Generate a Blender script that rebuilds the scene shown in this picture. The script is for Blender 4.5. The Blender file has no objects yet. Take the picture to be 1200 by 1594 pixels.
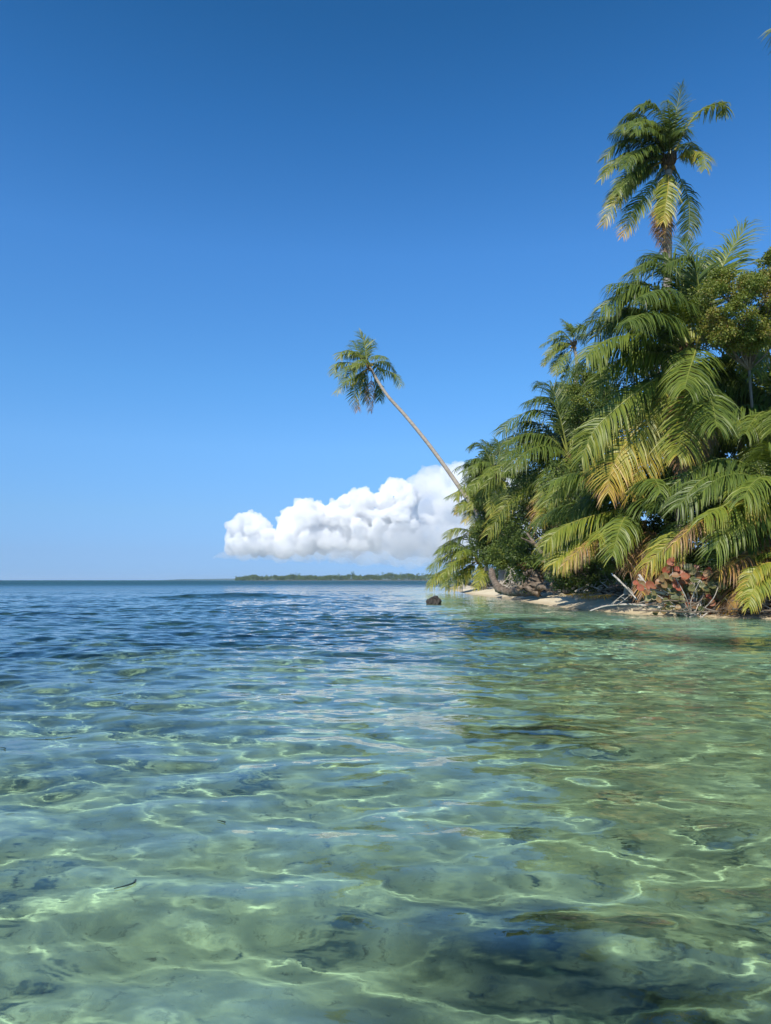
import bpy, bmesh, math, random
import numpy as np
from mathutils import Vector, Matrix

# ------------------------------------------------------------------ camera, sky, sun
SC = bpy.context.scene
COL = SC.collection
F_PX, CX, CY, HOR = 1138.0, 600.0, 797.0, 903.0
CAM_H = 1.2
PITCH = math.atan((HOR - CY) / F_PX)

cam_d = bpy.data.cameras.new("camera")
cam_d.sensor_fit = 'VERTICAL'
cam_d.sensor_height = 24.0
cam_d.lens = 24.0 * F_PX / 1594.0
cam_d.clip_start = 0.05
cam_d.clip_end = 60000.0
cam = bpy.data.objects.new("camera", cam_d)
COL.objects.link(cam)
cam.location = (0, 0, CAM_H)
cam.rotation_euler = (math.pi / 2 + PITCH, 0, 0)
SC.camera = cam

SUN_EL, SUN_AZ = math.radians(46), math.radians(205)       # azimuth clockwise from the view direction
sun_dir = Vector((math.sin(SUN_AZ) * math.cos(SUN_EL), math.cos(SUN_AZ) * math.cos(SUN_EL), math.sin(SUN_EL)))
world = bpy.data.worlds.new("World")
SC.world = world
world.use_nodes = True
wn = world.node_tree
wn.nodes.clear()
sky = wn.nodes.new("ShaderNodeTexSky")
sky.sky_type = 'NISHITA'
sky.sun_disc = False
sky.sun_elevation = SUN_EL
sky.sun_rotation = SUN_AZ
sky.altitude = 0
sky.air_density = 1.0
sky.dust_density = 0.0
sky.ozone_density = 6.0
# the phone's rendering of the blue: channel balance by elevation
wtc = wn.nodes.new("ShaderNodeTexCoord")
wsep = wn.nodes.new("ShaderNodeSeparateXYZ")
wr = wn.nodes.new("ShaderNodeValToRGB")
wn.links.new(wtc.outputs["Generated"], wsep.inputs[0])
wn.links.new(wsep.outputs["Z"], wr.inputs[0])
stops = [(0.0, (.33, .62, 1.34)), (.037, (.469, .695, 1.214)), (.09, (.66, .91, 1.245)), (.177, (.85, 1.237, 1.52)),
         (.26, (.81, 1.366, 1.67)), (.415, (.737, 1.446, 1.877)), (.545, (.46, 1.21, 1.64)), (.637, (.323, 1.016, 1.378)), (1.0, (.32, .9, 1.2))]
while len(wr.color_ramp.elements) < len(stops):
    wr.color_ramp.elements.new(0.5)
for e, (p, c) in zip(wr.color_ramp.elements, stops):
    e.position = p
    e.color = (*c, 1)
wm = wn.nodes.new("ShaderNodeVectorMath")
wm.operation = 'MULTIPLY'
wn.links.new(sky.outputs[0], wm.inputs[0])
wn.links.new(wr.outputs[0], wm.inputs[1])
bg = wn.nodes.new("ShaderNodeBackground")
bg.inputs["Strength"].default_value = 0.088
wo = wn.nodes.new("ShaderNodeOutputWorld")
wn.links.new(wm.outputs[0], bg.inputs[0])
wn.links.new(bg.outputs[0], wo.inputs[0])

sun_d = bpy.data.lights.new("sun", 'SUN')
sun_d.energy = 5.0
sun_d.angle = math.radians(0.7)
sun_d.color = (1.0, 0.94, 0.82)
sun = bpy.data.objects.new("sun", sun_d)
COL.objects.link(sun)
sun.rotation_euler = (-sun_dir).to_track_quat('-Z', 'Y').to_euler()
sun_d.cycles.is_caustics_light = True

SC.view_settings.view_transform = 'Standard'
SC.view_settings.look = 'None'
SC.view_settings.exposure = 0.18
SC.view_settings.gamma = 1.0
SC.view_settings.use_curve_mapping = False
cy = SC.cycles
cy.use_denoising = True
cy.max_bounces = 20
cy.diffuse_bounces = 4
cy.glossy_bounces = 4
cy.transmission_bounces = 6
cy.transparent_max_bounces = 8
cy.volume_bounces = 20
cy.sample_clamp_indirect = 4.0
cy.caustics_reflective = True
cy.caustics_refractive = True

# ------------------------------------------------------------------ helpers
def P(px, py, Y):
    """pixel of the 1200x1594 photograph at forward distance Y -> world point"""
    u, v = (px - CX) / F_PX, (CY - py) / F_PX
    c, s = math.cos(PITCH), math.sin(PITCH)
    d = Vector((u, c - v * s, s + v * c))
    return Vector((0, 0, CAM_H)) + d * (Y / d.y)

def mat(name):
    m = bpy.data.materials.new(name)
    m.use_nodes = True
    m.node_tree.nodes.clear()
    return m, m.node_tree

def node(nt, typ, **kw):
    n = nt.nodes.new(typ)
    for k, v in kw.items():
        if k in n.inputs:
            n.inputs[k].default_value = v
        else:
            setattr(n, k, v)
    return n

def ramp(nt, src, stops):
    r = nt.nodes.new("ShaderNodeValToRGB")
    els = r.color_ramp.elements
    while len(els) < len(stops):
        els.new(0.5)
    for e, (p, c) in zip(els, stops):
        e.position = p
        e.color = (*c, 1) if len(c) == 3 else c
    nt.links.new(src, r.inputs[0])
    return r

def link_mesh(name, me, m=None, parent=None):
    o = bpy.data.objects.new(name, me)
    COL.objects.link(o)
    if m is not None:
        for mm in (m if isinstance(m, (list, tuple)) else [m]):
            me.materials.append(mm)
    if parent is not None:
        o.parent = parent
    return o

def np_mesh(name, verts, faces, smooth=True, mat_idx=None):
    """verts (n,3), faces (k,4) or list of arrays"""
    me = bpy.data.meshes.new(name)
    verts = np.asarray(verts, np.float32)
    faces = np.asarray(faces, np.int32)
    k, w = faces.shape
    me.vertices.add(len(verts))
    me.vertices.foreach_set("co", verts.ravel())
    me.loops.add(k * w)
    me.loops.foreach_set("vertex_index", faces.ravel())
    me.polygons.add(k)
    me.polygons.foreach_set("loop_start", np.arange(0, k * w, w, dtype=np.int32))
    me.polygons.foreach_set("use_smooth", np.full(k, smooth, dtype=bool))
    if mat_idx is not None:
        me.polygons.foreach_set("material_index", np.asarray(mat_idx, np.int32))
    me.update(calc_edges=True)
    return me

def grid_faces(nr, nc):
    i = np.arange(nr - 1)[:, None] * nc + np.arange(nc - 1)[None, :]
    return np.stack([i, i + 1, i + nc + 1, i + nc], -1).reshape(-1, 4)

# ------------------------------------------------------------------ the shore
SHORE = np.array([(60, 9), (30, 16.2), (18, 21), (14, 22.1), (12.0, 22.9), (10.1, 24.6), (8.6, 27.0), (7.8, 33), (7.9, 50),
                  (7.1, 62), (7.6, 75), (8.6, 97), (9.4, 112), (12, 121), (20, 128), (60, 140)], float)

def shore_distance(X, Y):
    """signed distance to the shoreline, positive on land"""
    X = np.asarray(X, float); Y = np.asarray(Y, float)
    best = np.full(X.shape, 1e9); sign = np.ones(X.shape)
    for a, b in zip(SHORE[:-1], SHORE[1:]):
        e = b - a
        t = np.clip(((X - a[0]) * e[0] + (Y - a[1]) * e[1]) / (e @ e), 0, 1)
        dx, dy = X - (a[0] + t * e[0]), Y - (a[1] + t * e[1])
        d = np.hypot(dx, dy)
        c = e[0] * (Y - a[1]) - e[1] * (X - a[0])
        upd = d < best
        best = np.where(upd, d, best)
        sign = np.where(upd, np.where(c < 0, 1.0, -1.0), sign)
    return best * sign

def smooth_noise(X, Y, scale, seed, n=24):
    r = np.random.RandomState(seed)
    z = np.zeros_like(np.asarray(X, float))
    for _ in range(n):
        a = r.uniform(0, 2 * math.pi); k = r.uniform(0.5, 1.6) * 2 * math.pi / scale
        z += np.sin((X * math.cos(a) + Y * math.sin(a)) * k + r.uniform(0, 6.28))
    return z / math.sqrt(n / 2)

def ground_h(X, Y):
    d = shore_distance(X, Y)
    dw = np.maximum(-d, 0)
    depth = 0.055 * dw * np.exp(-dw / 25) + 0.75 * (1 - np.exp(-(dw / 8) ** 1.5))
    depth = depth + 5.5 * (1 - np.exp(-np.maximum(np.hypot(X, Y) - 25, 0) / 160)) * np.clip(dw / 30, 0, 1)
    dl = np.maximum(d, 0)
    up = 0.20 * np.minimum(dl, 2.6) + 0.05 * dl ** 2 * np.exp(-dl) + 0.9 * (1 - np.exp(-np.maximum(dl - 2.5, 0) / 6))
    near = np.exp(-np.hypot(X, Y) / 60)
    bump = (0.035 * smooth_noise(X, Y, 1.6, 3) + 0.05 * smooth_noise(X, Y, 4.5, 4)) * near
    return np.where(d > 0, up, -depth) + bump * np.clip(np.abs(d) / 3, 0.15, 1)

def perspective_grid(rows, cols, b):
    Y = np.asarray(rows)[:, None] * np.ones((1, len(cols)))
    X = np.asarray(cols)[None, :] * np.sqrt(Y * Y + b * b)
    return X, Y

def geo(a, b, r):
    n = max(2, int(math.log(b / a) / math.log(r)))
    return list(np.geomspace(a, b, n + 1))

FAR = 14000.0
# ground: one sheet, beach and sea floor
rows = sorted(set([-40, -25, -16, -11, -8] + list(np.arange(-6, 1.0, 0.25)) + geo(1.0, 60, 1.02) + geo(60, 300, 1.03)[1:] + geo(300, FAR, 1.2)[1:]))
cols = np.concatenate([-np.geomspace(12, 0.72, 25)[:-1], np.linspace(-0.72, 0.9, 260), np.geomspace(0.9, 12, 25)[1:]])
GX, GY = perspective_grid(rows, cols, 4.0)
GZ = ground_h(GX, GY)
ground_me = np_mesh("ground", np.stack([GX, GY, GZ], -1).reshape(-1, 3), grid_faces(*GX.shape))

# water: wave field as real geometry
rows = sorted(set([-40, -25, -16, -11, -8, -6] + list(np.arange(-5, 0.8, 0.06)) + geo(0.8, 80, 1.0042) + geo(80, 400, 1.009)[1:] + geo(400, FAR, 1.15)[1:]))
cols = np.concatenate([-np.geomspace(12, 0.68, 60)[:-1], np.linspace(-0.68, 0.68, 640), np.geomspace(0.68, 12, 60)[1:]])
WX, WY = perspective_grid(rows, cols, 2.5)
def sheltered(X, Y):
    """1 in the open, small in the lee of the beach"""
    d = shore_distance(X, Y)
    edge = -d + 1.2 * smooth_noise(X, Y, 7.0, 9)
    c = np.clip((edge - 1.0) / 9.0, 0.0, 1)
    return np.where(d > 0, 0.08, 0.12 + 0.88 * c * c * (3 - 2 * c))
def wave_field(X, Y):
    r = np.random.RandomState(11)
    dist = np.sqrt(X * X + Y * Y)
    d = shore_distance(X, Y)
    calm = sheltered(X, Y)
    gust = 1 + 0.25 * smooth_noise(X, Y, 9, 5) * np.exp(-dist / 200)
    cell = np.maximum(0.0042 * np.abs(Y), 0.0021 * np.sqrt(Y * Y + 6))
    Z = np.zeros_like(X)
    n = 190
    for i in range(n):
        lam = 0.055 * (7.0 / 0.055) ** ((i + r.rand()) / n)
        spread = 0.45 if lam > 1.6 else 0.6
        a = math.radians(-96) + r.randn() * spread                # travelling towards the camera
        slope = 0.0138 * math.exp(-0.5 * (math.log(lam / 0.62) / 0.8) ** 2) + 0.0028
        if lam < 0.28: slope = slope * (0.35 + 0.7 * np.clip((dist - 11) / 6, 0, 1))
        amp = slope * lam / (2 * math.pi)
        grow = (0.5 if lam < .6 else 0.85) + (0.5 if lam < .6 else 0.15) * np.clip((dist - 5) / 9, 0, 1) + (0.62 if lam < 1.6 else 0.2) * np.clip((dist - 10) / 12, 0, 1)
        k = 2 * math.pi / lam
        fade = np.clip((lam / cell - 2.5) / 3.0, 0, 1)
        sh = calm if lam > 0.4 else calm ** 0.7
        ph = (X * math.cos(a) + Y * math.sin(a)) * k + r.uniform(0, 6.283)
        s = np.sin(ph)
        Z += amp * fade * sh * grow * (s - 0.12 * np.cos(2 * ph) - 0.26 * np.sin(2 * ph)) 
    Z *= gust
    # one low swell rising off the left
    Z += 0.38 * np.exp(-((Y - 50 - 0.05 * X) / 1.2) ** 2) * np.exp(-((X + 10.0) / 5.0) ** 2)
    return Z
WZ = wave_field(WX, WY)
water_me = np_mesh("water", np.stack([WX, WY, WZ], -1).reshape(-1, 3), grid_faces(*WX.shape))
at = water_me.attributes.new("calm", 'FLOAT', 'POINT')
at.data.foreach_set("value", sheltered(WX, WY).astype(np.float32).ravel())

# water material
m_water, nt = mat("sea water")
out = node(nt, "ShaderNodeOutputMaterial")
gl = node(nt, "ShaderNodeBsdfPrincipled", Roughness=0.0, IOR=1.333)
gl.inputs["Transmission Weight"].default_value = 1.0
gl.inputs["Base Color"].default_value = (0.42, 0.83, 0.755, 1)
nt.links.new(gl.outputs[0], out.inputs["Surface"])
tc = node(nt, "ShaderNodeNewGeometry")
mp = node(nt, "ShaderNodeMapping")
mp.inputs["Scale"].default_value = (0.55, 1.0, 1.0)
nz = node(nt, "ShaderNodeTexNoise", Scale=5.0, Detail=4.0, Roughness=0.6)
ln = node(nt, "ShaderNodeVectorMath", operation='LENGTH')
mr = node(nt, "ShaderNodeMapRange")
mr.inputs["From Min"].default_value = 30
mr.inputs["From Max"].default_value = 140
mr.inputs["To Min"].default_value = 0.55
mr.inputs["To Max"].default_value = 1.2
L = nt.links.new
sub = node(nt, "ShaderNodeVectorMath", operation='SUBTRACT')
sub.inputs[1].default_value = (0.5, 0.5, 0.5)
flat = node(nt, "ShaderNodeVectorMath", operation='MULTIPLY')
flat.inputs[1].default_value = (0.7, 1.0, 0.0)
sc_ = node(nt, "ShaderNodeVectorMath", operation='SCALE')
addn = node(nt, "ShaderNodeVectorMath", operation='ADD')
nrm_ = node(nt, "ShaderNodeVectorMath", operation='NORMALIZE')
L(tc.outputs["Position"], mp.inputs[0]); L(mp.outputs[0], nz.inputs["Vector"])
L(tc.outputs["Position"], ln.inputs[0]); L(ln.outputs["Value"], mr.inputs[0])
L(nz.outputs["Color"], sub.inputs[0]); L(sub.outputs[0], flat.inputs[0]); L(flat.outputs[0], sc_.inputs[0])
shl = node(nt, "ShaderNodeAttribute", attribute_name="calm")
mu = node(nt, "ShaderNodeMath", operation='MULTIPLY')
gustn = node(nt, "ShaderNodeTexNoise", Scale=0.06, Detail=3.0)
mpg = node(nt, "ShaderNodeMapping")
mpg.inputs["Scale"].default_value = (0.35, 1.0, 1.0)
L(tc.outputs["Position"], mpg.inputs[0]); L(mpg.outputs[0], gustn.inputs["Vector"])
gm = node(nt, "ShaderNodeMapRange")
gm.inputs["From Min"].default_value = 0.3; gm.inputs["From Max"].default_value = 0.7
gm.inputs["To Min"].default_value = 0.45; gm.inputs["To Max"].default_value = 1.5
L(gustn.outputs["Fac"], gm.inputs[0])
mg = node(nt, "ShaderNodeMath", operation='MULTIPLY')
L(mr.outputs[0], mg.inputs[0]); L(gm.outputs[0], mg.inputs[1])
mxc = node(nt, "ShaderNodeMath", operation='MAXIMUM')
mxc.inputs[1].default_value = 0.45
L(shl.outputs["Fac"], mxc.inputs[0])
L(mg.outputs[0], mu.inputs[0]); L(mxc.outputs[0], mu.inputs[1]); L(mu.outputs[0], sc_.inputs["Scale"])
L(tc.outputs["Normal"], addn.inputs[0]); L(sc_.outputs[0], addn.inputs[1]); L(addn.outputs[0], nrm_.inputs[0])
L(nrm_.outputs[0], gl.inputs["Normal"])
mr2 = node(nt, "ShaderNodeMapRange")                      # unresolved wavelets far out
mr2.inputs["From Min"].default_value = 40; mr2.inputs["From Max"].default_value = 260
mr2.inputs["To Min"].default_value = 0.0; mr2.inputs["To Max"].default_value = 0.5
mu2 = node(nt, "ShaderNodeMath", operation='MULTIPLY')
L(ln.outputs["Value"], mr2.inputs[0]); L(mr2.outputs[0], mu2.inputs[0]); L(shl.outputs["Fac"], mu2.inputs[1]); L(mu2.outputs[0], gl.inputs["Roughness"])
water = link_mesh("water", water_me, m_water)
water["kind"] = "structure"
water.cycles.is_caustics_caster = True

# ground material
m_ground, nt = mat("coral sand and sea floor")
L = nt.links.new
out = node(nt, "ShaderNodeOutputMaterial")
bs = node(nt, "ShaderNodeBsdfPrincipled", Roughness=0.9)
geo_n = node(nt, "ShaderNodeNewGeometry")
sep = node(nt, "ShaderNodeSeparateXYZ")
L(geo_n.outputs["Position"], sep.inputs[0])
n1 = node(nt, "ShaderNodeTexNoise", Scale=0.9, Detail=6.0, Roughness=0.6)
n2 = node(nt, "ShaderNodeTexNoise", Scale=14.0, Detail=6.0, Roughness=0.7)
for n_ in (n1, n2): L(geo_n.outputs["Position"], n_.inputs["Vector"])
sand = ramp(nt, n1.outputs["Fac"], [(0.3, (0.56, 0.475, 0.325)), (0.7, (0.70, 0.605, 0.43))])
speck = ramp(nt, n2.outputs["Fac"], [(0.30, (0.32, 0.29, 0.24)), (0.44, (1, 1, 1))])
def mixc(fac, a, b, typ='MIX'):
    m = node(nt, "ShaderNodeMixRGB", blend_type=typ)
    for i, x in enumerate((fac, a, b)):
        if isinstance(x, (int, float)): m.inputs[i].default_value = x
        elif isinstance(x, tuple): m.inputs[i].default_value = (*x, 1)
        else: L(x, m.inputs[i])
    return m.outputs[0]
def zone(name):
    return node(nt, "ShaderNodeAttribute", attribute_name=name).outputs["Fac"]
c_ = mixc(0.8, sand.outputs[0], speck.outputs[0], 'MULTIPLY')
weed = ramp(nt, n1.outputs["Fac"], [(0.3, (0.05, 0.09, 0.085)), (0.7, (0.11, 0.15, 0.13))])
c_ = mixc(zone("pale"), c_, (0.84, 0.80, 0.64))
c_ = mixc(zone("weed"), c_, weed.outputs[0])
c_ = mixc(zone("floor_dark"), c_, (0.016, 0.030, 0.018))  # near shade and reflection put into the floor colour, plus a dark oval
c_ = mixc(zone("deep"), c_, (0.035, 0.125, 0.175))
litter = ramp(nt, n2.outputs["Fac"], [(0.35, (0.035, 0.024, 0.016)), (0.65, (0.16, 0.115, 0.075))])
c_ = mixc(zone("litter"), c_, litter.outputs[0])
wetm = node(nt, "ShaderNodeMapRange")
wetm.inputs["From Min"].default_value = 0.03; wetm.inputs["From Max"].default_value = 0.13
wetm.inputs["To Min"].default_value = 0.6; wetm.inputs["To Max"].default_value = 0.0
L(sep.outputs["Z"], wetm.inputs[0])
c_ = mixc(wetm.outputs[0], c_, (0.62, 0.55, 0.45), 'MULTIPLY')
L(c_, bs.inputs["Base Color"])
bpg = node(nt, "ShaderNodeBump", Strength=0.4, Distance=0.02)
L(n2.outputs["Fac"], bpg.inputs["Height"]); L(bpg.outputs[0], bs.inputs["Normal"])
L(bs.outputs[0], out.inputs["Surface"])
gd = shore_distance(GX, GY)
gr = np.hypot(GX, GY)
def sstep(x, a, b):
    t = np.clip((x - a) / (b - a), 0, 1); return t * t * (3 - 2 * t)
patch = smooth_noise(GX, GY, 5.0, 21)
weed_z = sstep(gr + 1.6 * patch - 0.35 * np.maximum(GX, -3), 12.5, 17.0) * sstep(-gd + 1.0 * patch, 4.5, 8.5)
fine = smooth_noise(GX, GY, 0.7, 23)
near_shade_paint = sstep(GX + 0.25 * patch + 0.12 * fine, -0.6, 0.25) * (1 - sstep(GY + 0.2 * patch + 0.15 * fine + 0.8 * np.maximum(GX - 0.5, 0), 3.75, 4.5))  # shadow and palm reflection painted dark on the near sea floor, no plants
streak = 1 - sstep(np.hypot((GX - 1.5) / 0.95, (GY - 7.4) / 0.8) + 0.25 * fine, 0.6, 1.2)  # darker oval patch on the floor
mottle = smooth_noise(GX * 0.8 + 0.3 * GY, GY * 1.7, 0.42, 29) + 0.7 * fine  # noise that breaks up the dark areas
near_shade_paint = near_shade_paint * (0.62 + 0.38 * sstep(mottle, -0.8, 0.6)) * (0.7 + 0.3 * sstep(GX, -0.2, 0.7))
floor_dark_z = np.maximum(0.95 * near_shade_paint, 0.85 * streak * sstep(mottle, -0.9, 0.3))
pale_z = sstep(GX + 0.5 * patch, 0.4, 2.2) * sstep(gd, -16, -10) * (1 - sstep(gd, -1.6, -0.4))
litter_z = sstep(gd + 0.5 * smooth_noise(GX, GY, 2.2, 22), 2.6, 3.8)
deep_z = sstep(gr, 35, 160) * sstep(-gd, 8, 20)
for nm, z in (("deep", deep_z), ("pale", pale_z), ("floor_dark", floor_dark_z), ("weed", weed_z), ("litter", litter_z)):
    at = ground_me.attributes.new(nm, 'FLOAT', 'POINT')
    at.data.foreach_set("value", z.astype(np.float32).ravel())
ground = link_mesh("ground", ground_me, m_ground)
ground["kind"] = "structure"
ground.cycles.is_caustics_receiver = True

# ------------------------------------------------------------------ clouds and far shore materials
def simple_mat(name, stops, scale=3.0, rough=0.8, detail=5.0, bump=0.0, spec=0.3, stretch=(1, 1, 1), coord="Object"):
    m, nt = mat(name)
    out = node(nt, "ShaderNodeOutputMaterial")
    b = node(nt, "ShaderNodeBsdfPrincipled", Roughness=rough)
    b.inputs["Specular IOR Level"].default_value = spec
    t = node(nt, "ShaderNodeTexCoord")
    mp = node(nt, "ShaderNodeMapping")
    mp.inputs["Scale"].default_value = stretch
    n = node(nt, "ShaderNodeTexNoise", Scale=scale, Detail=detail, Roughness=0.6)
    nt.links.new(t.outputs[coord], mp.inputs[0]); nt.links.new(mp.outputs[0], n.inputs["Vector"])
    r = ramp(nt, n.outputs["Fac"], stops)
    nt.links.new(r.outputs[0], b.inputs["Base Color"])
    if bump:
        bp = node(nt, "ShaderNodeBump", Strength=bump, Distance=0.05)
        nt.links.new(n.outputs["Fac"], bp.inputs["Height"]); nt.links.new(bp.outputs[0], b.inputs["Normal"])
    nt.links.new(b.outputs[0], out.inputs["Surface"])
    return m

def leaf_mat(name, stops, rough=0.38, spec=0.36, trans=0.3, trans_gain=(1.6, 1.5, 0.6)):
    """leaf colour from the mesh attribute 'tint' plus a little per-leaf noise"""
    m, nt = mat(name)
    L = nt.links.new
    out = node(nt, "ShaderNodeOutputMaterial")
    at = node(nt, "ShaderNodeAttribute", attribute_name="tint")
    r = ramp(nt, at.outputs["Fac"], stops)
    b = node(nt, "ShaderNodeBsdfPrincipled", Roughness=rough)
    b.inputs["Specular IOR Level"].default_value = spec
    L(r.outputs[0], b.inputs["Base Color"])
    tr = node(nt, "ShaderNodeBsdfTranslucent")
    g = node(nt, "ShaderNodeVectorMath", operation='MULTIPLY')
    g.inputs[1].default_value = trans_gain
    L(r.outputs[0], g.inputs[0]); L(g.outputs[0], tr.inputs[0])
    mx = node(nt, "ShaderNodeMixShader")
    mx.inputs[0].default_value = trans
    L(b.outputs[0], mx.inputs[1]); L(tr.outputs[0], mx.inputs[2]); L(mx.outputs[0], out.inputs["Surface"])
    return m

# tint 0 deep green .. 0.45 leaf green .. 0.62 yellow green .. 0.8 yellow .. 1 dry brown
M_PALM = leaf_mat("palm leaf", [(0.0, (.056, .088, .026)), (0.25, (.105, .155, .028)), (0.45, (.18, .225, .031)), (0.62, (.30, .30, .040)),
                                (0.78, (.55, .38, .065)), (0.90, (.36, .20, .09)), (1.0, (.19, .115, .065))], rough=0.42)
M_RACHIS = leaf_mat("palm midrib", [(0.0, (.10, .14, .035)), (0.5, (.24, .25, .05)), (0.75, (.46, .31, .05)), (1.0, (.20, .12, .06))], trans=0.0)
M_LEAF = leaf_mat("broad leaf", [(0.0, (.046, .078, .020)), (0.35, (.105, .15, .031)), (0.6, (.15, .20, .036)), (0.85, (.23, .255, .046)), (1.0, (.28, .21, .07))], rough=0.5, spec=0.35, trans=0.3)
M_GRAPE = leaf_mat("sea grape leaf", [(0.0, (.07, .09, .035)), (0.3, (.19, .175, .07)), (0.5, (.28, .19, .09)), (0.75, (.28, .13, .07)), (1.0, (.35, .09, .05))], rough=0.45, trans=0.2)
M_TRUNK = simple_mat("palm bark", [(0.3, (.20, .17, .135)), (0.55, (.33, .29, .24)), (0.75, (.42, .38, .33))], scale=2.2, stretch=(1, 1, 5), bump=0.5)
M_FIBRE = simple_mat("palm fibre", [(0.3, (.07, .045, .025)), (0.7, (.24, .15, .075))], scale=9, stretch=(1, 1, 0.3), bump=0.6)
M_NUT = simple_mat("coconut husk", [(0.3, (.22, .13, .04)), (0.7, (.42, .25, .07))], scale=5, rough=0.5)
M_BARK = simple_mat("tree bark", [(0.3, (.09, .075, .06)), (0.7, (.24, .21, .175))], scale=5, stretch=(1, 1, 0.4), bump=0.5)
M_DRIFT = simple_mat("bleached driftwood", [(0.25, (.20, .17, .14)), (0.5, (.40, .36, .31)), (0.75, (.56, .52, .47))], scale=7, stretch=(1, 1, 1), bump=0.4, rough=0.9)
M_ROT = simple_mat("weathered dead wood", [(0.25, (.045, .034, .026)), (0.5, (.15, .115, .085)), (0.75, (.30, .24, .19))], scale=5, bump=0.7, rough=0.95)
M_ROCK = simple_mat("dark coral rock", [(0.3, (.018, .017, .016)), (0.6, (.06, .053, .046)), (0.8, (.15, .13, .11))], scale=7, bump=1.0, rough=0.85)
M_STALK = simple_mat("thin woody stem", [(0.3, (.13, .10, .07)), (0.7, (.33, .27, .21))], scale=6)

# ------------------------------------------------------------------ builders
def catmull(pts, n):
    pts = [np.array(p, float) for p in pts]
    if len(pts) == 2:
        pts = [pts[0], (pts[0] + pts[1]) / 2, pts[1]]
    P0 = [2 * pts[0] - pts[1]] + pts + [2 * pts[-1] - pts[-2]]
    out = []
    m = len(pts) - 1
    for i in range(n):
        t = i / (n - 1) * m
        k = min(int(t), m - 1)
        f = t - k
        a, b, c, d = P0[k], P0[k + 1], P0[k + 2], P0[k + 3]
        out.append(0.5 * ((2 * b) + (-a + c) * f + (2 * a - 5 * b + 4 * c - d) * f * f + (-a + 3 * b - 3 * c + d) * f ** 3))
    return np.array(out)

def frames(S):
    T = np.gradient(S, axis=0)
    T /= np.linalg.norm(T, axis=1)[:, None] + 1e-9
    ref = np.array([0, 0, 1.0]) if abs(T[:, 2]).mean() < 0.9 else np.array([1.0, 0, 0])
    A = np.cross(T, ref)
    A /= np.linalg.norm(A, axis=1)[:, None] + 1e-9
    return T, A, np.cross(A, T)

def tube(S, R, sides=8, jitter=0.0, rng=None):
    """closed tube along S with radii R -> verts, quads"""
    S = np.asarray(S, float); R = np.asarray(R, float)
    T, A, B = frames(S)
    ang = np.linspace(0, 2 * math.pi, sides, endpoint=False)
    rr = R[:, None] * (1 + (jitter * rng.randn(len(S), sides) if jitter else 0))
    V = S[:, None, :] + rr[..., None] * (np.cos(ang)[None, :, None] * A[:, None, :] + np.sin(ang)[None, :, None] * B[:, None, :])
    V = V.reshape(-1, 3)
    i = np.arange(len(S) - 1)[:, None] * sides
    j = np.arange(sides)[None, :]
    j2 = (j + 1) % sides
    F = np.stack([i + j, i + j2, i + sides + j2, i + sides + j], -1).reshape(-1, 4)
    c0, c1 = len(V), len(V) + 1
    V = np.vstack([V, S[:1], S[-1:]])
    e = (len(S) - 1) * sides
    caps = [[(k + 1) % sides, k, c0, c0] for k in range(sides)] + [[e + k, e + (k + 1) % sides, c1, c1] for k in range(sides)]
    caps = np.array(caps)
    return V, F, caps

class Geo:
    """collects vertices and faces of one mesh"""
    def __init__(s):
        s.v, s.f, s.m, s.t, s.n = [], [], [], [], 0
    def add(s, V, F, m=0, tint=0.0):
        V = np.asarray(V, float).reshape(-1, 3)
        F = np.asarray(F, int)
        s.v.append(V); s.f.append(F + s.n); s.n += len(V)
        s.m.append(np.full(len(F), m))
        s.t.append(np.broadcast_to(np.asarray(tint, float), (len(V),)).copy())
    def add_tube(s, S, R, sides=8, m=0, tint=0.0, jitter=0.0, rng=None):
        V, F, caps = tube(S, R, sides, jitter, rng)
        t = np.asarray(tint, float)
        if t.ndim: t = np.concatenate([np.repeat(t, sides), t[:1], t[-1:]])
        s.add(V, F, m, t)
        s.f.append(caps + s.n - len(V)); s.m.append(np.full(len(caps), m))
    def build(s, name, mats, parent=None, smooth=True):
        F = np.vstack(s.f); V = np.vstack(s.v); mi = np.concatenate(s.m)
        me = bpy.data.meshes.new(name)
        tri = F[:, 2] == F[:, 3]
        loops = np.where(tri, 3, 4)
        starts = np.concatenate([[0], np.cumsum(loops)[:-1]])
        keep = np.ones(F.shape, bool); keep[tri, 3] = False
        me.vertices.add(len(V)); me.vertices.foreach_set("co", V.astype(np.float32).ravel())
        me.loops.add(int(loops.sum())); me.loops.foreach_set("vertex_index", F[keep].astype(np.int32))
        me.polygons.add(len(F)); me.polygons.foreach_set("loop_start", starts.astype(np.int32))
        me.polygons.foreach_set("use_smooth", np.full(len(F), smooth, dtype=bool))
        me.polygons.foreach_set("material_index", mi.astype(np.int32))
        a = me.attributes.new("tint", 'FLOAT', 'POINT')
        a.data.foreach_set("value", np.concatenate(s.t).astype(np.float32))
        me.update(calc_edges=True)
        return link_mesh(name, me, mats, parent)

def tag(o, label=None, cat=None, group=None, kind=None):
    for k, v in (("label", label), ("category", cat), ("group", group), ("kind", kind)):
        if v: o[k] = v
    return o

def thing(name, label, cat, loc=(0, 0, 0), group=None):
    o = bpy.data.objects.new(name, None)
    COL.objects.link(o)
    o.empty_display_size = 0.3
    ANCHOR[o.name] = np.array(loc, float)
    o.location = loc
    return tag(o, label, cat, group)
ANCHOR = {}

def local(parent, S):
    """world points -> the local frame of a thing"""
    return np.asarray(S, float) - ANCHOR[parent.name]

WIND = np.array([-0.42, 0.05, -0.02])

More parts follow.
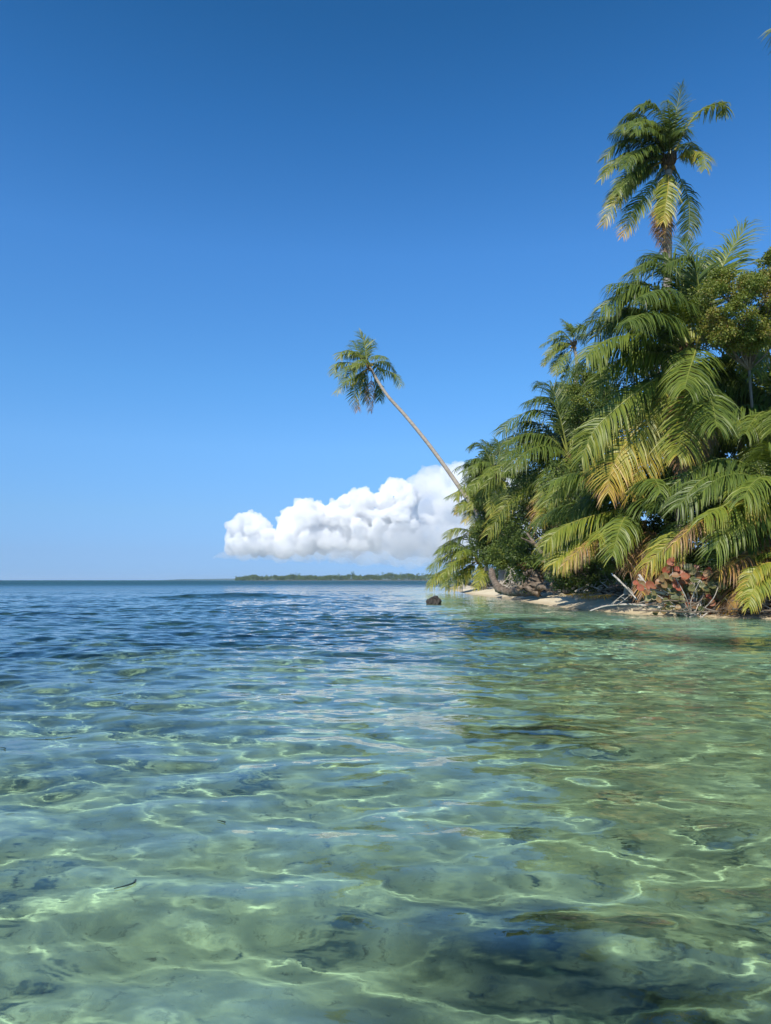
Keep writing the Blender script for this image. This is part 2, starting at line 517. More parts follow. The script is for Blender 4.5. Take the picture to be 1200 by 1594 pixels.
def frond(parent, spine, n, L, tint, rng, tip=0.0, wind=1.0, droop=1.0, width=0.05, label=None, ragged=0.0, up=None):
    """a feather palm leaf: midrib along spine (world points), leaflets both sides"""
    S = local(parent, catmull(spine, 30))
    T, A, B = frames(S)
    T0 = S[-1] - S[0]
    length = np.linalg.norm(np.diff(S, axis=0), axis=1).sum()
    # a stable sideways vector for the whole leaf
    zup = np.array([0, 0, 1.0])
    out_dir = np.array([S[len(S) // 2][0] - S[0][0], S[len(S) // 2][1] - S[0][1], 0.0])
    if np.linalg.norm(out_dir) < 0.15 * length: out_dir = out_dir + np.array([0, -0.5, 0])
    face = np.array([0, 1.0 if out_dir[1] > 0.55 * length else -1.0, 0])
    upv = zup[None] + (2.2 * np.maximum(0, -T[:, 2] - 0.3) + 0.5 * np.maximum(0, T[:, 2]))[:, None] * face
    side = np.cross(T, upv)
    bad = np.linalg.norm(side, axis=1) < 0.25
    alt = np.cross(T, zup * 0.3 - out_dir / (np.linalg.norm(out_dir) + 1e-9))
    side = np.where(bad[:, None], alt, side)
    # keep it from flipping where the leaf passes the vertical
    for i in range(1, len(side)):
        if side[i] @ side[i - 1] < 0: side[i] = -side[i]
    side /= np.linalg.norm(side, axis=1)[:, None] + 1e-9
    nrm = np.cross(side, T)
    g = Geo()
    R = np.linspace(0.042, 0.006, len(S)) * min(1.0, max(0.55, length / 4.5))
    R[:3] *= [1.7, 1.4, 1.15]
    g.add_tube(S, R, 5, 1, np.linspace(min(1, tint + 0.22), tint * 0.8 + tip * 0.3, len(S)))
    q = np.array([0, 0.28, 0.62, 1.0])
    V, F, TT = [], [], []
    k = 0
    phase = rng.uniform(0, 6.28)
    gap_until = {1: -1, -1: -1}
    for i in range(n):
        for s in (1, -1):
            t = 0.13 + 0.87 * (i + 0.5 * (s > 0) + 0.3 * rng.rand()) / n
            if t >= 0.999: continue
            if ragged and rng.rand() < ragged: continue
            x = t * (len(S) - 1); a = int(x); f = x - a
            p = S[a] * (1 - f) + S[min(a + 1, len(S) - 1)] * f
            tv, sv, nv = T[a], side[a], nrm[a]
            sw = math.radians(18 + 34 * t ** 3 + 26 * max(0, tv[2]) + rng.uniform(-7, 7))
            ll = L * min(1, 0.5 + 2.4 * (t - 0.13)) * (1 - 0.55 * t ** 4) * rng.uniform(0.84, 1.08) * (1 + 0.10 * math.sin(t * 17 + phase) + 0.07 * math.sin(t * 41 + 2 * phase + s))
            d0 = sv * s * math.cos(sw) + tv * math.sin(sw) + nv * (0.22 - 0.1 * t + 0.10 * rng.randn())
            d0 /= np.linalg.norm(d0)
            dr = droop * (rng.uniform(0.75, 1.3) if rng.rand() > .07 else 2.6) * (1.0 - 0.55 * max(0, -tv[2]) if tv[2] < 0.2 else max(0.25, 1.2 - tv[2]))
            pts = [p]
            dcur = d0
            for b in range(1, 4):
                dcur = d0 + (q[b] ** 1.4) * (dr * np.array([0, 0, -2.2]) + wind * WIND * rng.uniform(0.7, 1.4))
                dcur = dcur / np.linalg.norm(dcur)
                pts.append(pts[-1] + dcur * ll * (q[b] - q[b - 1]))
            wv = tv - d0 * (tv @ d0) + 0.25 * rng.randn() * nv
            wv /= np.linalg.norm(wv) + 1e-9
            w = width * rng.uniform(0.8, 1.15) * (0.55 + 0.45 * math.sin(math.pi * min(1, t * 1.15 + 0.05)))
            ws = [0.35 * w, w * 0.5, w * 0.42, 0.06 * w]
            tl = tint + tip * max(0, (t - 0.45)) / 0.55 + 0.07 * rng.randn()
            for b in range(4):
                V += [pts[b] - wv * ws[b], pts[b] + wv * ws[b]]
                TT += [min(1, max(0, tl + (0.16 if tip or tint > .5 else 0.05) * (b == 3)))] * 2
            for b in range(3):
                F.append([k + 2 * b, k + 2 * b + 1, k + 2 * b + 3, k + 2 * b + 2])
            k += 8
    g.add(np.array(V), np.array(F), 0, np.array(TT))
    o = g.build("frond", [M_PALM, M_RACHIS], parent)
    if label: o["label"] = label
    return o

def spine_from(c, az, el, length, sag, rng):
    """midrib leaving point c at azimuth az / elevation el and bending down"""
    d = np.array([math.cos(az) * math.cos(el), math.sin(az) * math.cos(el), math.sin(el)])
    p = np.array(c, float); pts = [p.copy()]
    n = 6
    for i in range(n):
        d = d + np.array([0, 0, -1.0]) * sag * (0.5 + i / n) / n * 1.6 + WIND * 0.10
        d /= np.linalg.norm(d)
        p = p + d * length / n
        pts.append(p.copy())
    return pts

def pix_spine(pxs, Y, length, sgn, base=None):
    """midrib through photographed points; sgn = how much of the missing length goes away (+) or towards (-) the viewer"""
    flat = [np.array(P(x, y, Y)) for x, y in pxs]
    proj = sum(np.linalg.norm(b - a) for a, b in zip(flat[:-1], flat[1:]))
    resid = math.sqrt(max(0.0, length ** 2 - proj ** 2)) * sgn
    m = len(pxs) - 1
    return [np.array(P(x, y, Y + resid * (i / m))) for i, (x, y) in enumerate(pxs)]

def trunk_mesh(parent, pts, r0, r1, name="trunk", rings=True, mat_=None):
    n = 60
    S = local(parent, catmull(pts, n))
    u = np.linspace(0, 1, n)
    R = r0 + (r1 - r0) * u + r0 * 0.55 * np.exp(-u * 16)
    if rings: R = R * (1 + 0.05 * (np.arange(n) % 2))
    g = Geo(); g.add_tube(S, R, 10)
    return g.build(name, mat_ or M_TRUNK, parent)

def fibre_heart(parent, c, r, h):
    """brown leaf bases wrapped round the growing point"""
    g = Geo()
    rng = np.random.RandomState(int(abs(c[0]) * 100) % 9999)
    for i in range(14):
        a = i * 2.4
        b = np.array(c) + np.array([math.cos(a) * r * 0.6, math.sin(a) * r * 0.6, -h * 0.6])
        e = np.array(c) + np.array([math.cos(a) * r * 1.6, math.sin(a) * r * 1.6, h * (0.5 + 0.4 * rng.rand())])
        m = (b + e) / 2 + np.array([math.cos(a), math.sin(a), 0]) * r * 0.35
        g.add_tube(local(parent, catmull([b, m, e], 6)), np.linspace(r * 0.42, r * 0.16, 6), 6)
    g.add_tube(local(parent, catmull([np.array(c) - [0, 0, h], np.array(c) + [0, 0, h * 0.6]], 6)), np.linspace(r, r * 0.5, 6), 8)
    return g.build("leaf_base", M_FIBRE, parent)

def coconut(parent, p, r):
    bm = bmesh.new()
    bmesh.ops.create_icosphere(bm, subdivisions=2, radius=r)
    for v in bm.verts:
        a = math.atan2(v.co.y, v.co.x)
        k = 1 + 0.07 * math.cos(3 * a)
        v.co.x *= k; v.co.y *= k
        v.co.z *= 1.22 if v.co.z < 0 else 1.08
    bmesh.ops.translate(bm, verts=bm.verts, vec=Vector(local(parent, p)))
    me = bpy.data.meshes.new("coconut"); bm.to_mesh(me); bm.free()
    for f in me.polygons: f.use_smooth = True
    return link_mesh("coconut", me, M_NUT, parent)

def palm(label, base, centre_px, Y, heroes, seed, length, n=64, L=None, fill=(), trunk_r=(0.19, 0.13), trunk_px=None, lean_mid=None,
         nuts=0, width=0.05, group="coconut palms along the shore", trunk=True, default_tint=0.3, wind=1.0):
    """heroes: (pixels, sgn, tint, tip[, label]); fill: (azimuth deg, elevation deg, tint)"""
    rng = np.random.RandomState(seed)
    c = np.array(P(centre_px[0], centre_px[1], Y))
    base = np.array([base[0], base[1], ground_at(*base[:2]) - 0.1])
    root = thing("palm_tree", label, "palm tree", base, group)
    L = (L or length * 0.27)
    width *= 1.0; n = int(n * 1.15); L *= 1.06; width *= 1.18
    if trunk:
        if trunk_px: pts = [base] + [np.array(P(x, y, yy)) for x, y, yy in trunk_px] + [c]
        else:
            mid = base * 0.5 + c * 0.5 + (np.array(lean_mid) if lean_mid is not None else np.array([0.25, 0, 0]))
            pts = [base, mid, c]
        trunk_mesh(root, pts, *trunk_r)
    fibre_heart(root, c, trunk_r[1] * 1.25, trunk_r[1] * 3)
    for h in heroes:
        pxs, sgn, tint, tip = h[:4]
        lab = h[4] if len(h) > 4 else None
        dead = tint > 0.85
        frond(root, pix_spine(pxs, Y, length, sgn), n, L * (0.85 if dead else 1), tint, rng, tip, wind * 0.8, 1.6 if dead else 1.0, width * (0.7 if dead else 1), lab, 0.15 if dead else 0.02)
    for az, el, tint in fill:
        a, e = math.radians(az + rng.uniform(-8, 8)), math.radians(el + rng.uniform(-5, 5))
        dead = tint > 0.85
        frond(root, spine_from(c, a, e, length * rng.uniform(0.85, 1.05), 0.95 + 0.2 * rng.rand(), rng), n, L * (0.8 if dead else 1), tint, rng,
              0.0 if dead else 0.06, wind, 1.6 if dead else 1.0, width, "dry brown hanging frond" if dead else None, 0.02)
    for i in range(nuts):
        a = i * 2.1 + 1.0
        coconut(root, c + np.array([math.cos(a) * 0.26, -0.12 + math.sin(a) * 0.2, -0.34 - 0.12 * (i % 3)]), 0.12)
    return root

def crown_fill(rng, k, lo=-30, hi=75, tint=(0.1, 0.4), az0=0, az1=360):
    out = []
    for i in range(k):
        az = az0 + (az1 - az0) * ((i * 0.618034 + rng.random() * 0.08) % 1.0)
        el = hi + (lo - hi) * ((i + 0.5) / k) 
        out.append((az, el, rng.uniform(*tint)))
    return out

def ground_at(x, y):
    return float(ground_h(np.array([float(x)]), np.array([float(y)]))[0])

def leaf_cloud(rng, centres, radii, per, size, tint, out=0.35, squash=0.8):
    """many small leaf faces through clumps; returns V, F, tints"""
    Vs, Ts = [], []
    for c, r in zip(centres, radii):
        n = int(per)
        d = rng.randn(n, 3); d /= np.linalg.norm(d, axis=1)[:, None]
        rad = r * rng.rand(n) ** 0.45
        p = c + d * rad[:, None] * np.array([1, 1, squash])
        ax = d * 0.5 + rng.randn(n, 3) * 0.7 + np.array([0, 0, -0.25])
        ax /= np.linalg.norm(ax, axis=1)[:, None]
        nn = d * 0.6 + rng.randn(n, 3) * 0.5 + np.array([0, -0.1, 0.6])
        sd = np.cross(ax, nn); sd /= np.linalg.norm(sd, axis=1)[:, None] + 1e-9
        s = size * rng.uniform(0.7, 1.3, n)[:, None]
        fold = np.cross(sd, ax) * s * 0.12
        a, b = p, p + ax * s
        m = p + ax * s * 0.5
        Vs.append(np.stack([a, m - sd * s * 0.27 + fold, b, m + sd * s * 0.27 + fold], 1).reshape(-1, 3))
        ct = tint + 0.12 * rng.randn()
        Ts.append(np.repeat(np.clip(ct + 0.12 * rng.randn(n), 0, 1), 4))
    V = np.vstack(Vs)
    return V, np.arange(len(V)).reshape(-1, 4), np.concatenate(Ts)

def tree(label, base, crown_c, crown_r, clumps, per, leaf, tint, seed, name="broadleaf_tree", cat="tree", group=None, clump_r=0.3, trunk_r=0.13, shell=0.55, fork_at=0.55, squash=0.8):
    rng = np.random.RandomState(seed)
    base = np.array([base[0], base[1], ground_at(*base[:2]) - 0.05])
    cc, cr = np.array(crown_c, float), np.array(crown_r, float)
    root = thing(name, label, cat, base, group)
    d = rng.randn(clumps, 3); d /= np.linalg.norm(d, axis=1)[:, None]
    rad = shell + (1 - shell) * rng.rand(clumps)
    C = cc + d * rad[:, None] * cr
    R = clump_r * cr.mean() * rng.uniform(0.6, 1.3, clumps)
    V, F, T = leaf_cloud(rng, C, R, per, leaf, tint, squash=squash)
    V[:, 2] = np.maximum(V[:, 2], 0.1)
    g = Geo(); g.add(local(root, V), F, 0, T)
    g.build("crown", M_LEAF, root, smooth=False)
    t = Geo()
    fork = base * (1 - fork_at) + cc * fork_at
    t.add_tube(local(root, catmull([base, base * 0.7 + fork * 0.3 + [0.1, 0.05, 0], fork], 10)), np.linspace(trunk_r, trunk_r * 0.65, 10), 8)
    for i in range(min(clumps, 26)):
        e = C[i]
        mid = fork * 0.5 + e * 0.5 + rng.randn(3) * 0.12 * cr.mean() + [0, 0, 0.1 * cr[2]]
        t.add_tube(local(root, catmull([fork, mid, e], 8)), np.linspace(trunk_r * 0.5, 0.012, 8), 5)
    t.build("trunk", M_BARK, root)
    return root

# ------------------------------------------------------------------ palms
RND = random.Random(5)
palm("leaning coconut palm with a long bare pale trunk reaching out over the water", (9.7, 62), (574, 569), 74, [
    ([(571, 566), (568, 538), (560, 516)], .25, .30, .0), ([(572, 566), (575, 540), (578, 528)], .7, .25, 0),
    ([(569, 564), (556, 545), (549, 531)], .6, .25, .0), ([(567, 563), (550, 547), (533, 547), (528, 558)], -.4, .42, .1),
    ([(567, 568), (543, 564), (524, 566), (519, 581)], -.3, .40, .1), ([(568, 570), (552, 572), (541, 588), (533, 596)], -.6, .35, 0),
    ([(569, 577), (548, 590), (521, 612)], -.3, .48, .15), ([(570, 575), (558, 594), (551, 616), (557, 638)], -.5, .5, .45),
    ([(574, 577), (567, 602), (569, 624)], .5, .2, .3), ([(578, 585), (577, 611), (576, 640)], .2, .92, .0, "dry brown frond hanging straight down"),
    ([(580, 584), (589, 603), (591, 623)], .4, .25, .1), ([(578, 568), (597, 575), (615, 583), (624, 600)], -.3, .45, .05),
    ([(578, 566), (595, 562), (608, 568), (615, 580)], .5, .3, 0), ([(578, 561), (589, 553), (602, 557)], -.6, .4, 0),
    ([(570, 565), (560, 552), (541, 556)], .7, .15, 0), ([(574, 572), (560, 585), (549, 603)], .6, .15, 0)],
    21, 4.4, n=40, width=0.07, L=1.25, trunk_r=(0.24, 0.13), nuts=3, trunk_px=[(780, 866, 63), (745, 803, 65), (714, 757, 67), (691, 724, 68.4), (662, 685, 69.8), (630, 646, 71.5), (604, 617, 72.6), (588, 593, 73.6)], fill=((100, 40, .2), (150, 60, .25), (60, 30, .2), (200, 10, .3), (250, 20, .35)))

palm("tallest palm standing clear above all the others, a skirt of dry fronds on its trunk", (15.3, 39.5), (1041, 250), 40, [
    ([(1043, 243), (1048, 200), (1060, 134)], .3, .12, 0), ([(1050, 235), (1080, 182), (1108, 163), (1128, 163), (1126, 178)], .2, .40, .05),
    ([(1048, 252), (1072, 236), (1092, 240), (1098, 262)], -.6, .55, .0), ([(1041, 258), (1040, 290), (1036, 320), (1032, 345)], -.5, .50, .2, "yellow frond hanging in front of the trunk"),
    ([(1030, 252), (992, 275), (962, 307), (939, 350)], -.2, .5, .2), ([(1030, 262), (1004, 305), (985, 332), (969, 368)], .2, .35, .55),
    ([(1050, 262), (1070, 305), (1073, 345), (1069, 374)], .3, .12, .0), ([(1036, 235), (1005, 190), (978, 190), (966, 202)], -.5, .22, 0),
    ([(1042, 225), (1030, 180), (1008, 160), (996, 166)], -.3, .2, 0), ([(1032, 240), (995, 221), (962, 223), (941, 245)], .2, .12, 0),
    ([(1028, 250), (1000, 240), (965, 243), (936, 278)], -.2, .3, .25), ([(1025, 262), (985, 270), (952, 304)], .3, .12, 0),
    ([(1032, 228), (990, 205), (952, 208)], .4, .12, 0), ([(1036, 245), (1005, 250), (975, 275), (962, 300)], -.6, .3, .05),
    ([(1038, 232), (1015, 195), (985, 178), (968, 186)], .3, .15, 0), ([(1046, 230), (1058, 205), (1068, 200)], -.6, .2, 0),
    ([(1034, 250), (1005, 262), (975, 290), (955, 318)], .3, .15, 0), ([(1048, 245), (1062, 225), (1076, 228), (1084, 245)], .5, .25, 0),
    ([(1042, 240), (1028, 205), (1002, 188), (985, 200)], -.8, .3, 0), ([(1037, 242), (1012, 228), (985, 240), (972, 262)], -.8, .25, 0),
    ([(1036, 300), (1031, 330), (1030, 385)], .1, .93, 0, "dry brown frond hanging against the trunk"), ([(1040, 310), (1036, 345), (1034, 392)], -.1, .95, 0, "dry brown frond hanging against the trunk"),
    ([(1034, 305), (1027, 340), (1027, 378)], .0, .97, 0, "dry brown frond hanging against the trunk")],
    22, 4.1, n=60, width=0.06, L=1.1, trunk_r=(0.25, 0.2), nuts=5, trunk_px=[(1039, 380, 40), (1040, 310, 40)], fill=((170, 45, .12), (200, 25, .15), (140, 20, .12), (100, 50, .1), (230, 50, .2), (60, 20, .15), (190, 65, .15), (260, 65, .2)))

palm("large sprawling palm with yellow-ribbed hanging fronds, centre of the grove", (10.9, 27.6), (1070, 552), 27, [
    ([(1076, 545), (1066, 475), (1048, 435), (1012, 408), (985, 425)], -.25, .2, 0), ([(1085, 540), (1088, 475), (1084, 425), (1066, 402), (1035, 412)], -.3, .22, 0),
    ([(1078, 535), (1064, 445), (1036, 402), (1005, 398)], .4, .12, 0), ([(1088, 535), (1112, 450), (1132, 400), (1162, 350)], .25, .34, .05),
    ([(1080, 530), (1078, 440), (1066, 374)], .6, .16, 0), ([(1088, 532), (1094, 450), (1112, 396)], .5, .08, 0),
    ([(1066, 540), (1015, 462), (975, 455), (935, 480)], -.2, .24, .05), ([(1066, 542), (1005, 486), (960, 490), (926, 524)], .2, .14, 0),
    ([(1066, 548), (1012, 524), (962, 524), (930, 538), (912, 556)], -.3, .3, .05), ([(1064, 560), (1025, 549), (985, 552), (952, 568), (924, 602)], .2, .28, .08),
    ([(1062, 572), (1012, 595), (960, 635), (925, 670), (905, 714)], -.25, .4, .1), ([(1062, 578), (1040, 615), (1018, 665), (1000, 715), (981, 770)], -.4, .56, .18, "yellowing frond hanging towards the water"),
    ([(1060, 576), (1012, 640), (975, 690), (952, 730), (946, 768)], -.35, .58, .24, "yellowing frond hanging towards the water"), ([(1080, 572), (1072, 615), (1062, 670), (1054, 708)], -.6, .45, .1),
    ([(1085, 530), (1082, 548), (1072, 580), (1066, 605)], -.8, .35, 0), ([(1084, 574), (1106, 620), (1116, 664)], -.7, .3, 0),
    ([(1074, 545), (1040, 500), (1005, 488), (978, 500)], -.8, .26, 0), ([(1072, 540), (1040, 470), (1000, 440), (962, 452)], .5, .1, 0),
    ([(1068, 565), (1030, 580), (985, 620), (955, 672)], .3, .15, 0), ([(1070, 575), (1045, 625), (1030, 690), (1025, 730)], .4, .12, 0),
    ([(1076, 540), (1058, 480), (1030, 452), (1000, 462)], -.7, .2, 0), ([(1086, 545), (1110, 500), (1140, 490), (1165, 510)], .5, .15, 0),
    ([(1086, 560), (1115, 560), (1145, 590), (1160, 640)], .5, .15, 0)],
    23, 5.2, n=84, wind=.45, width=0.05, trunk_r=(0.2, 0.15), nuts=3, trunk_px=[(1062, 760, 27.4)], fill=((170, 60, .15), (150, 40, .1), (130, 65, .1), (100, 40, .1), (200, 70, .2), (80, 10, .1), (240, -65, .93), (290, -70, .95)))

palm("small distant palm with all its fronds blown to the left, orange nuts", (18.5, 79.5), (893, 535), 79, [
    ([(892, 532), (887, 510), (876, 498)], .3, .3, 0), ([(891, 533), (873, 515), (856, 527)], -.3, .35, 0), ([(891, 538), (870, 533), (848, 552)], -.4, .42, .1),
    ([(890, 540), (866, 544), (846, 567)], -.2, .42, .2), ([(890, 545), (868, 565), (864, 584)], -.3, .38, .2), ([(891, 546), (880, 575), (877, 588)], .5, .2, .1),
    ([(895, 528), (904, 506), (910, 522)], -.3, .35, 0), ([(893, 530), (890, 512), (884, 503)], -.5, .3, 0), ([(890, 540), (872, 552), (857, 578)], .5, .25, .1),
    ([(891, 534), (875, 522), (860, 540)], .6, .2, 0), ([(890, 543), (876, 560), (872, 580)], -.7, .3, .1), ([(896, 532), (906, 520), (908, 535)], .6, .25, 0)],
    24, 4.3, n=36, width=0.07, L=1.0, trunk_r=(0.2, 0.17), nuts=5, wind=1.6, trunk_px=[(896, 600, 79)], fill=((180, 40, .25), (150, 10, .25), (200, 0, .35), (120, 30, .2)))

palm("palm with tall arching dark fronds rising left of the big sprawling palm", (11.6, 42), (886, 712), 41, [
    ([(885, 708), (872, 645), (860, 606), (838, 594)], .3, .1, 0), ([(884, 706), (868, 640), (844, 618), (817, 627)], -.2, .15, 0),
    ([(883, 706), (862, 655), (832, 638), (795, 655), (782, 672)], -.2, .22, .05), ([(881, 708), (855, 680), (815, 672), (772, 690)], .2, .14, 0),
    ([(882, 712), (850, 690), (812, 692), (785, 712)], -.5, .25, 0), ([(888, 706), (900, 650), (926, 632)], .3, .1, 0), ([(887, 704), (890, 645), (882, 600)], .5, .08, 0),
    ([(882, 722), (860, 716), (815, 710), (785, 722), (754, 760)], -.2, .36, .1), ([(884, 735), (862, 742), (820, 757), (790, 782), (759, 832)], -.3, .46, .12),
    ([(886, 738), (872, 745), (858, 770), (842, 808)], -.6, .5, .12), ([(890, 715), (915, 700), (938, 720)], -.5, .2, 0),
    ([(882, 710), (850, 668), (820, 655), (795, 668)], .5, .12, 0), ([(880, 725), (845, 735), (805, 760), (780, 800)], .3, .2, 0), ([(884, 730), (850, 760), (830, 800)], .5, .15, 0)],
    25, 5.0, n=64, width=0.055, trunk_px=[(884, 830, 41.6)], fill=((170, 55, .12), (140, 45, .1), (200, 50, .2), (90, 60, .1), (60, 50, .1), (220, 30, .25), (20, 45, .15), (240, 0, .3), (300, 40, .2), (180, -10, .2), (250, -50, .93), (210, -45, .9)))

palm("low palm left of the red-leaved bush, with bright arching fronds and rust brown dead ones", (9.7, 29.5), (985, 800), 28.5, [
    ([(975, 780), (945, 748), (915, 735), (885, 742), (855, 778)], -.2, .36, .08), ([(978, 788), (945, 797), (900, 810), (870, 825), (846, 849)], -.3, .45, .1, "bright green arching frond"),
    ([(985, 812), (950, 832), (918, 842), (876, 880)], -.7, .9, .0, "rust brown dead frond"), ([(982, 810), (940, 825), (888, 856), (861, 878)], -.4, .5, .12),
    ([(1005, 812), (970, 810), (945, 824), (930, 838)], -.6, .5, .05), ([(990, 790), (965, 750), (935, 728), (905, 735)], .4, .14, 0),
    ([(985, 785), (960, 765), (925, 770), (890, 800)], .2, .2, 0), ([(992, 790), (985, 745), (965, 720)], .3, .08, 0), ([(995, 795), (1010, 750), (1030, 735)], .4, .08, 0),
    ([(990, 805), (1010, 830), (1020, 870)], -.5, .92, 0, "brown dead frond"), ([(985, 812), (985, 850), (978, 890)], -.5, .95, 0, "brown dead frond hanging to the sand"),
    ([(988, 800), (1000, 775), (1020, 790)], -.7, .25, 0), ([(980, 800), (950, 805), (915, 828), (895, 862)], .4, .15, 0), ([(978, 800), (960, 820), (945, 860)], .6, .12, 0)],
    26, 4.3, n=72, width=0.05, trunk_px=[(984, 870, 29.2)], trunk_r=(0.2, 0.16), fill=((120, 60, .1), (60, 60, .1), (150, 30, .12), (200, 60, .2), (20, 50, .12), (330, 40, .2), (280, 50, .25), (250, 10, .35), (180, 10, .2), (275, -35, .92), (300, -30, .9)))

palm("right-hand palm whose broad fronds arch left just above the red-leaved bush", (14.3, 25.5), (1232, 800), 25, [
    ([(1215, 790), (1175, 800), (1125, 806), (1075, 822), (1040, 847), (1008, 878)], -.2, .47, .2, "broad green frond with a yellow tip"),
    ([(1215, 785), (1165, 795), (1120, 800), (1085, 815), (1045, 850)], -.45, .88, .05, "brown dead frond"), ([(1222, 760), (1195, 752), (1172, 768), (1155, 785)], -.4, .56, .05),
    ([(1220, 780), (1180, 742), (1150, 745), (1139, 765)], -.3, .3, .1), ([(1222, 850), (1195, 850), (1162, 867), (1120, 888)], -.3, .82, .1, "orange brown dead frond"),
    ([(1215, 770), (1165, 725), (1115, 715), (1062, 745), (1020, 778)], .2, .22, .0), ([(1212, 768), (1150, 735), (1095, 745), (1055, 790)], -.3, .24, 0),
    ([(1215, 775), (1175, 770), (1130, 785), (1095, 805)], -.5, .4, .05), ([(1225, 780), (1215, 720), (1195, 690)], -.3, .25, 0), ([(1215, 795), (1180, 815), (1150, 850), (1140, 890)], .3, .2, 0)],
    27, 5.2, n=80, width=0.05, fill=((150, 60, .15), (120, 50, .1), (200, 55, .2), (170, 20, .2), (220, 20, .3), (90, 60, .1), (240, 40, .3), (190, -15, .3), (210, -30, .9), (250, -35, .93)))

palm("young palm low at the water's edge on the right, yellow-green fronds over dry twigs", (14.1, 24.1), (1225, 892), 23.4, [
    ([(1215, 880), (1195, 876), (1172, 890), (1153, 930)], -.3, .56, .1), ([(1215, 885), (1190, 900), (1172, 920), (1165, 945)], -.5, .5, .1),
    ([(1218, 872), (1200, 860), (1180, 866), (1168, 880)], .4, .4, .05), ([(1218, 888), (1198, 900), (1190, 930)], .2, .3, .1), ([(1212, 892), (1180, 905), (1150, 925), (1140, 945)], .1, .92, 0, "dry straw-brown frond trailing to the water"),
    ([(1228, 870), (1235, 840), (1255, 835)], 0, .4, 0), ([(1232, 880), (1260, 875), (1285, 905)], -.2, .4, 0)],
    28, 2.6, n=54, width=0.045, L=0.62, trunk_r=(0.12, 0.1))

palm("palm behind the leafy tree on the right, its orange midrib slanting down", (15.2, 31), (1135, 560), 30, [
    ([(1130, 568), (1150, 602), (1172, 640), (1190, 690)], -.3, .42, .1, "frond with an orange yellow midrib"), ([(1138, 556), (1165, 565), (1200, 587), (1225, 630)], -.2, .4, .05),
    ([(1140, 560), (1180, 600), (1205, 650)], -.4, .35, .05), ([(1128, 560), (1115, 600), (1100, 660), (1090, 712)], .3, .14, 0), ([(1135, 570), (1140, 620), (1130, 680)], -.5, .28, 0),
    ([(1140, 550), (1165, 510), (1190, 505)], .5, .12, 0), ([(1132, 548), (1130, 510), (1110, 480)], .5, .1, 0), ([(1138, 556), (1170, 545), (1205, 560)], .3, .15, 0), ([(1134, 572), (1155, 640), (1150, 700)], .2, .15, 0)],
    29, 4.8, n=72, width=0.05, fill=((0, 50, .2), (60, 60, .1), (300, 30, .3), (270, 10, .3), (330, 0, .3), (100, 30, .1), (200, 50, .15), (240, -10, .3)))

palm("palm at the right edge with drooping fronds level with the yellow hanging ones", (16.6, 28.5), (1240, 665), 28, [
    ([(1225, 668), (1190, 656), (1150, 654), (1116, 664)], -.4, .42, .08), ([(1225, 672), (1170, 668), (1120, 680), (1084, 710)], .2, .38, .12),
    ([(1225, 660), (1190, 620), (1160, 615)], .3, .15, 0), ([(1228, 675), (1200, 700), (1170, 735)], -.4, .35, .05), ([(1225, 670), (1185, 690), (1150, 730)], .3, .2, .05),
    ([(1228, 665), (1205, 640), (1180, 645), (1160, 675)], -.6, .3, 0), ([(1230, 655), (1220, 600), (1200, 575)], -.3, .25, 0)],
    30, 4.8, n=72, width=0.05, fill=((150, 50, .15), (170, 20, .2), (200, 40, .25), (220, 0, .3), (180, 60, .15), (190, -20, .3), (240, 30, .3)))

palm("low palm at the left tip of the shore, fronds trailing down to the water", (9.3, 70), (744, 872), 69, [
    ([(743, 868), (712, 858), (682, 875), (667, 915)], -.2, .45, .1), ([(742, 874), (707, 882), (685, 893), (670, 912)], -.3, .52, .12), ([(744, 876), (722, 893), (698, 918)], -.4, .52, .15),
    ([(740, 866), (715, 846), (695, 846), (680, 862)], .3, .3, 0), ([(736, 864), (708, 872), (690, 900)], .5, .25, 0), ([(742, 862), (725, 836), (702, 842), (695, 858)], .2, .15, 0),
    ([(746, 864), (750, 838), (738, 825)], .3, .2, 0), ([(748, 868), (770, 856), (785, 872)], -.4, .35, 0), ([(744, 872), (730, 885), (715, 912)], .3, .3, .1), ([(742, 870), (720, 872), (700, 896), (692, 914)], -.5, .4, .1), ([(748, 862), (732, 830), (708, 822), (695, 836)], -.6, .45, .05), ([(750, 864), (765, 842), (790, 846), (805, 870)], -.7, .45, .05), ([(748, 872), (752, 890), (742, 916)], -.7, .5, .1)],
    31, 4.8, n=44, width=0.075, fill=((150, 50, .2), (180, 30, .35), (210, 20, .4), (90, 60, .2), (240, 40, .35), (300, 30, .3), (200, 55, .3), (170, 5, .35), (40, 40, .2)))

palm("palm at the top left of the grove, spiky dark fronds against the sky", (10.6, 61.5), (772, 738), 61, [
    ([(770, 735), (757, 705), (742, 690), (730, 697)], .2, .12, 0), ([(770, 732), (765, 702), (752, 686)], .3, .1, 0), ([(769, 736), (748, 715), (726, 716)], -.2, .2, 0),
    ([(772, 732), (778, 700), (770, 684)], .3, .12, 0), ([(768, 740), (745, 730), (722, 745)], -.3, .25, 0), ([(774, 734), (790, 705), (806, 700)], .2, .18, 0), ([(772, 736), (760, 720), (742, 722), (733, 738)], -.6, .3, 0),
    ([(770, 742), (755, 752), (745, 780)], -.3, .3, 0), ([(770, 740), (748, 742), (728, 770)], -.7, .4, .05), ([(773, 742), (768, 765), (762, 800)], -.7, .45, .1), ([(774, 742), (788, 760), (792, 795)], -.6, .42, .1), ([(774, 740), (795, 735), (812, 755)], -.4, .3, 0)],
    32, 4.0, n=44, width=0.07, fill=((140, 60, .12), (180, 50, .15), (210, 40, .25), (60, 50, .15), (20, 40, .2), (260, 30, .3), (190, 15, .2), (230, 10, .3), (340, 20, .25)))

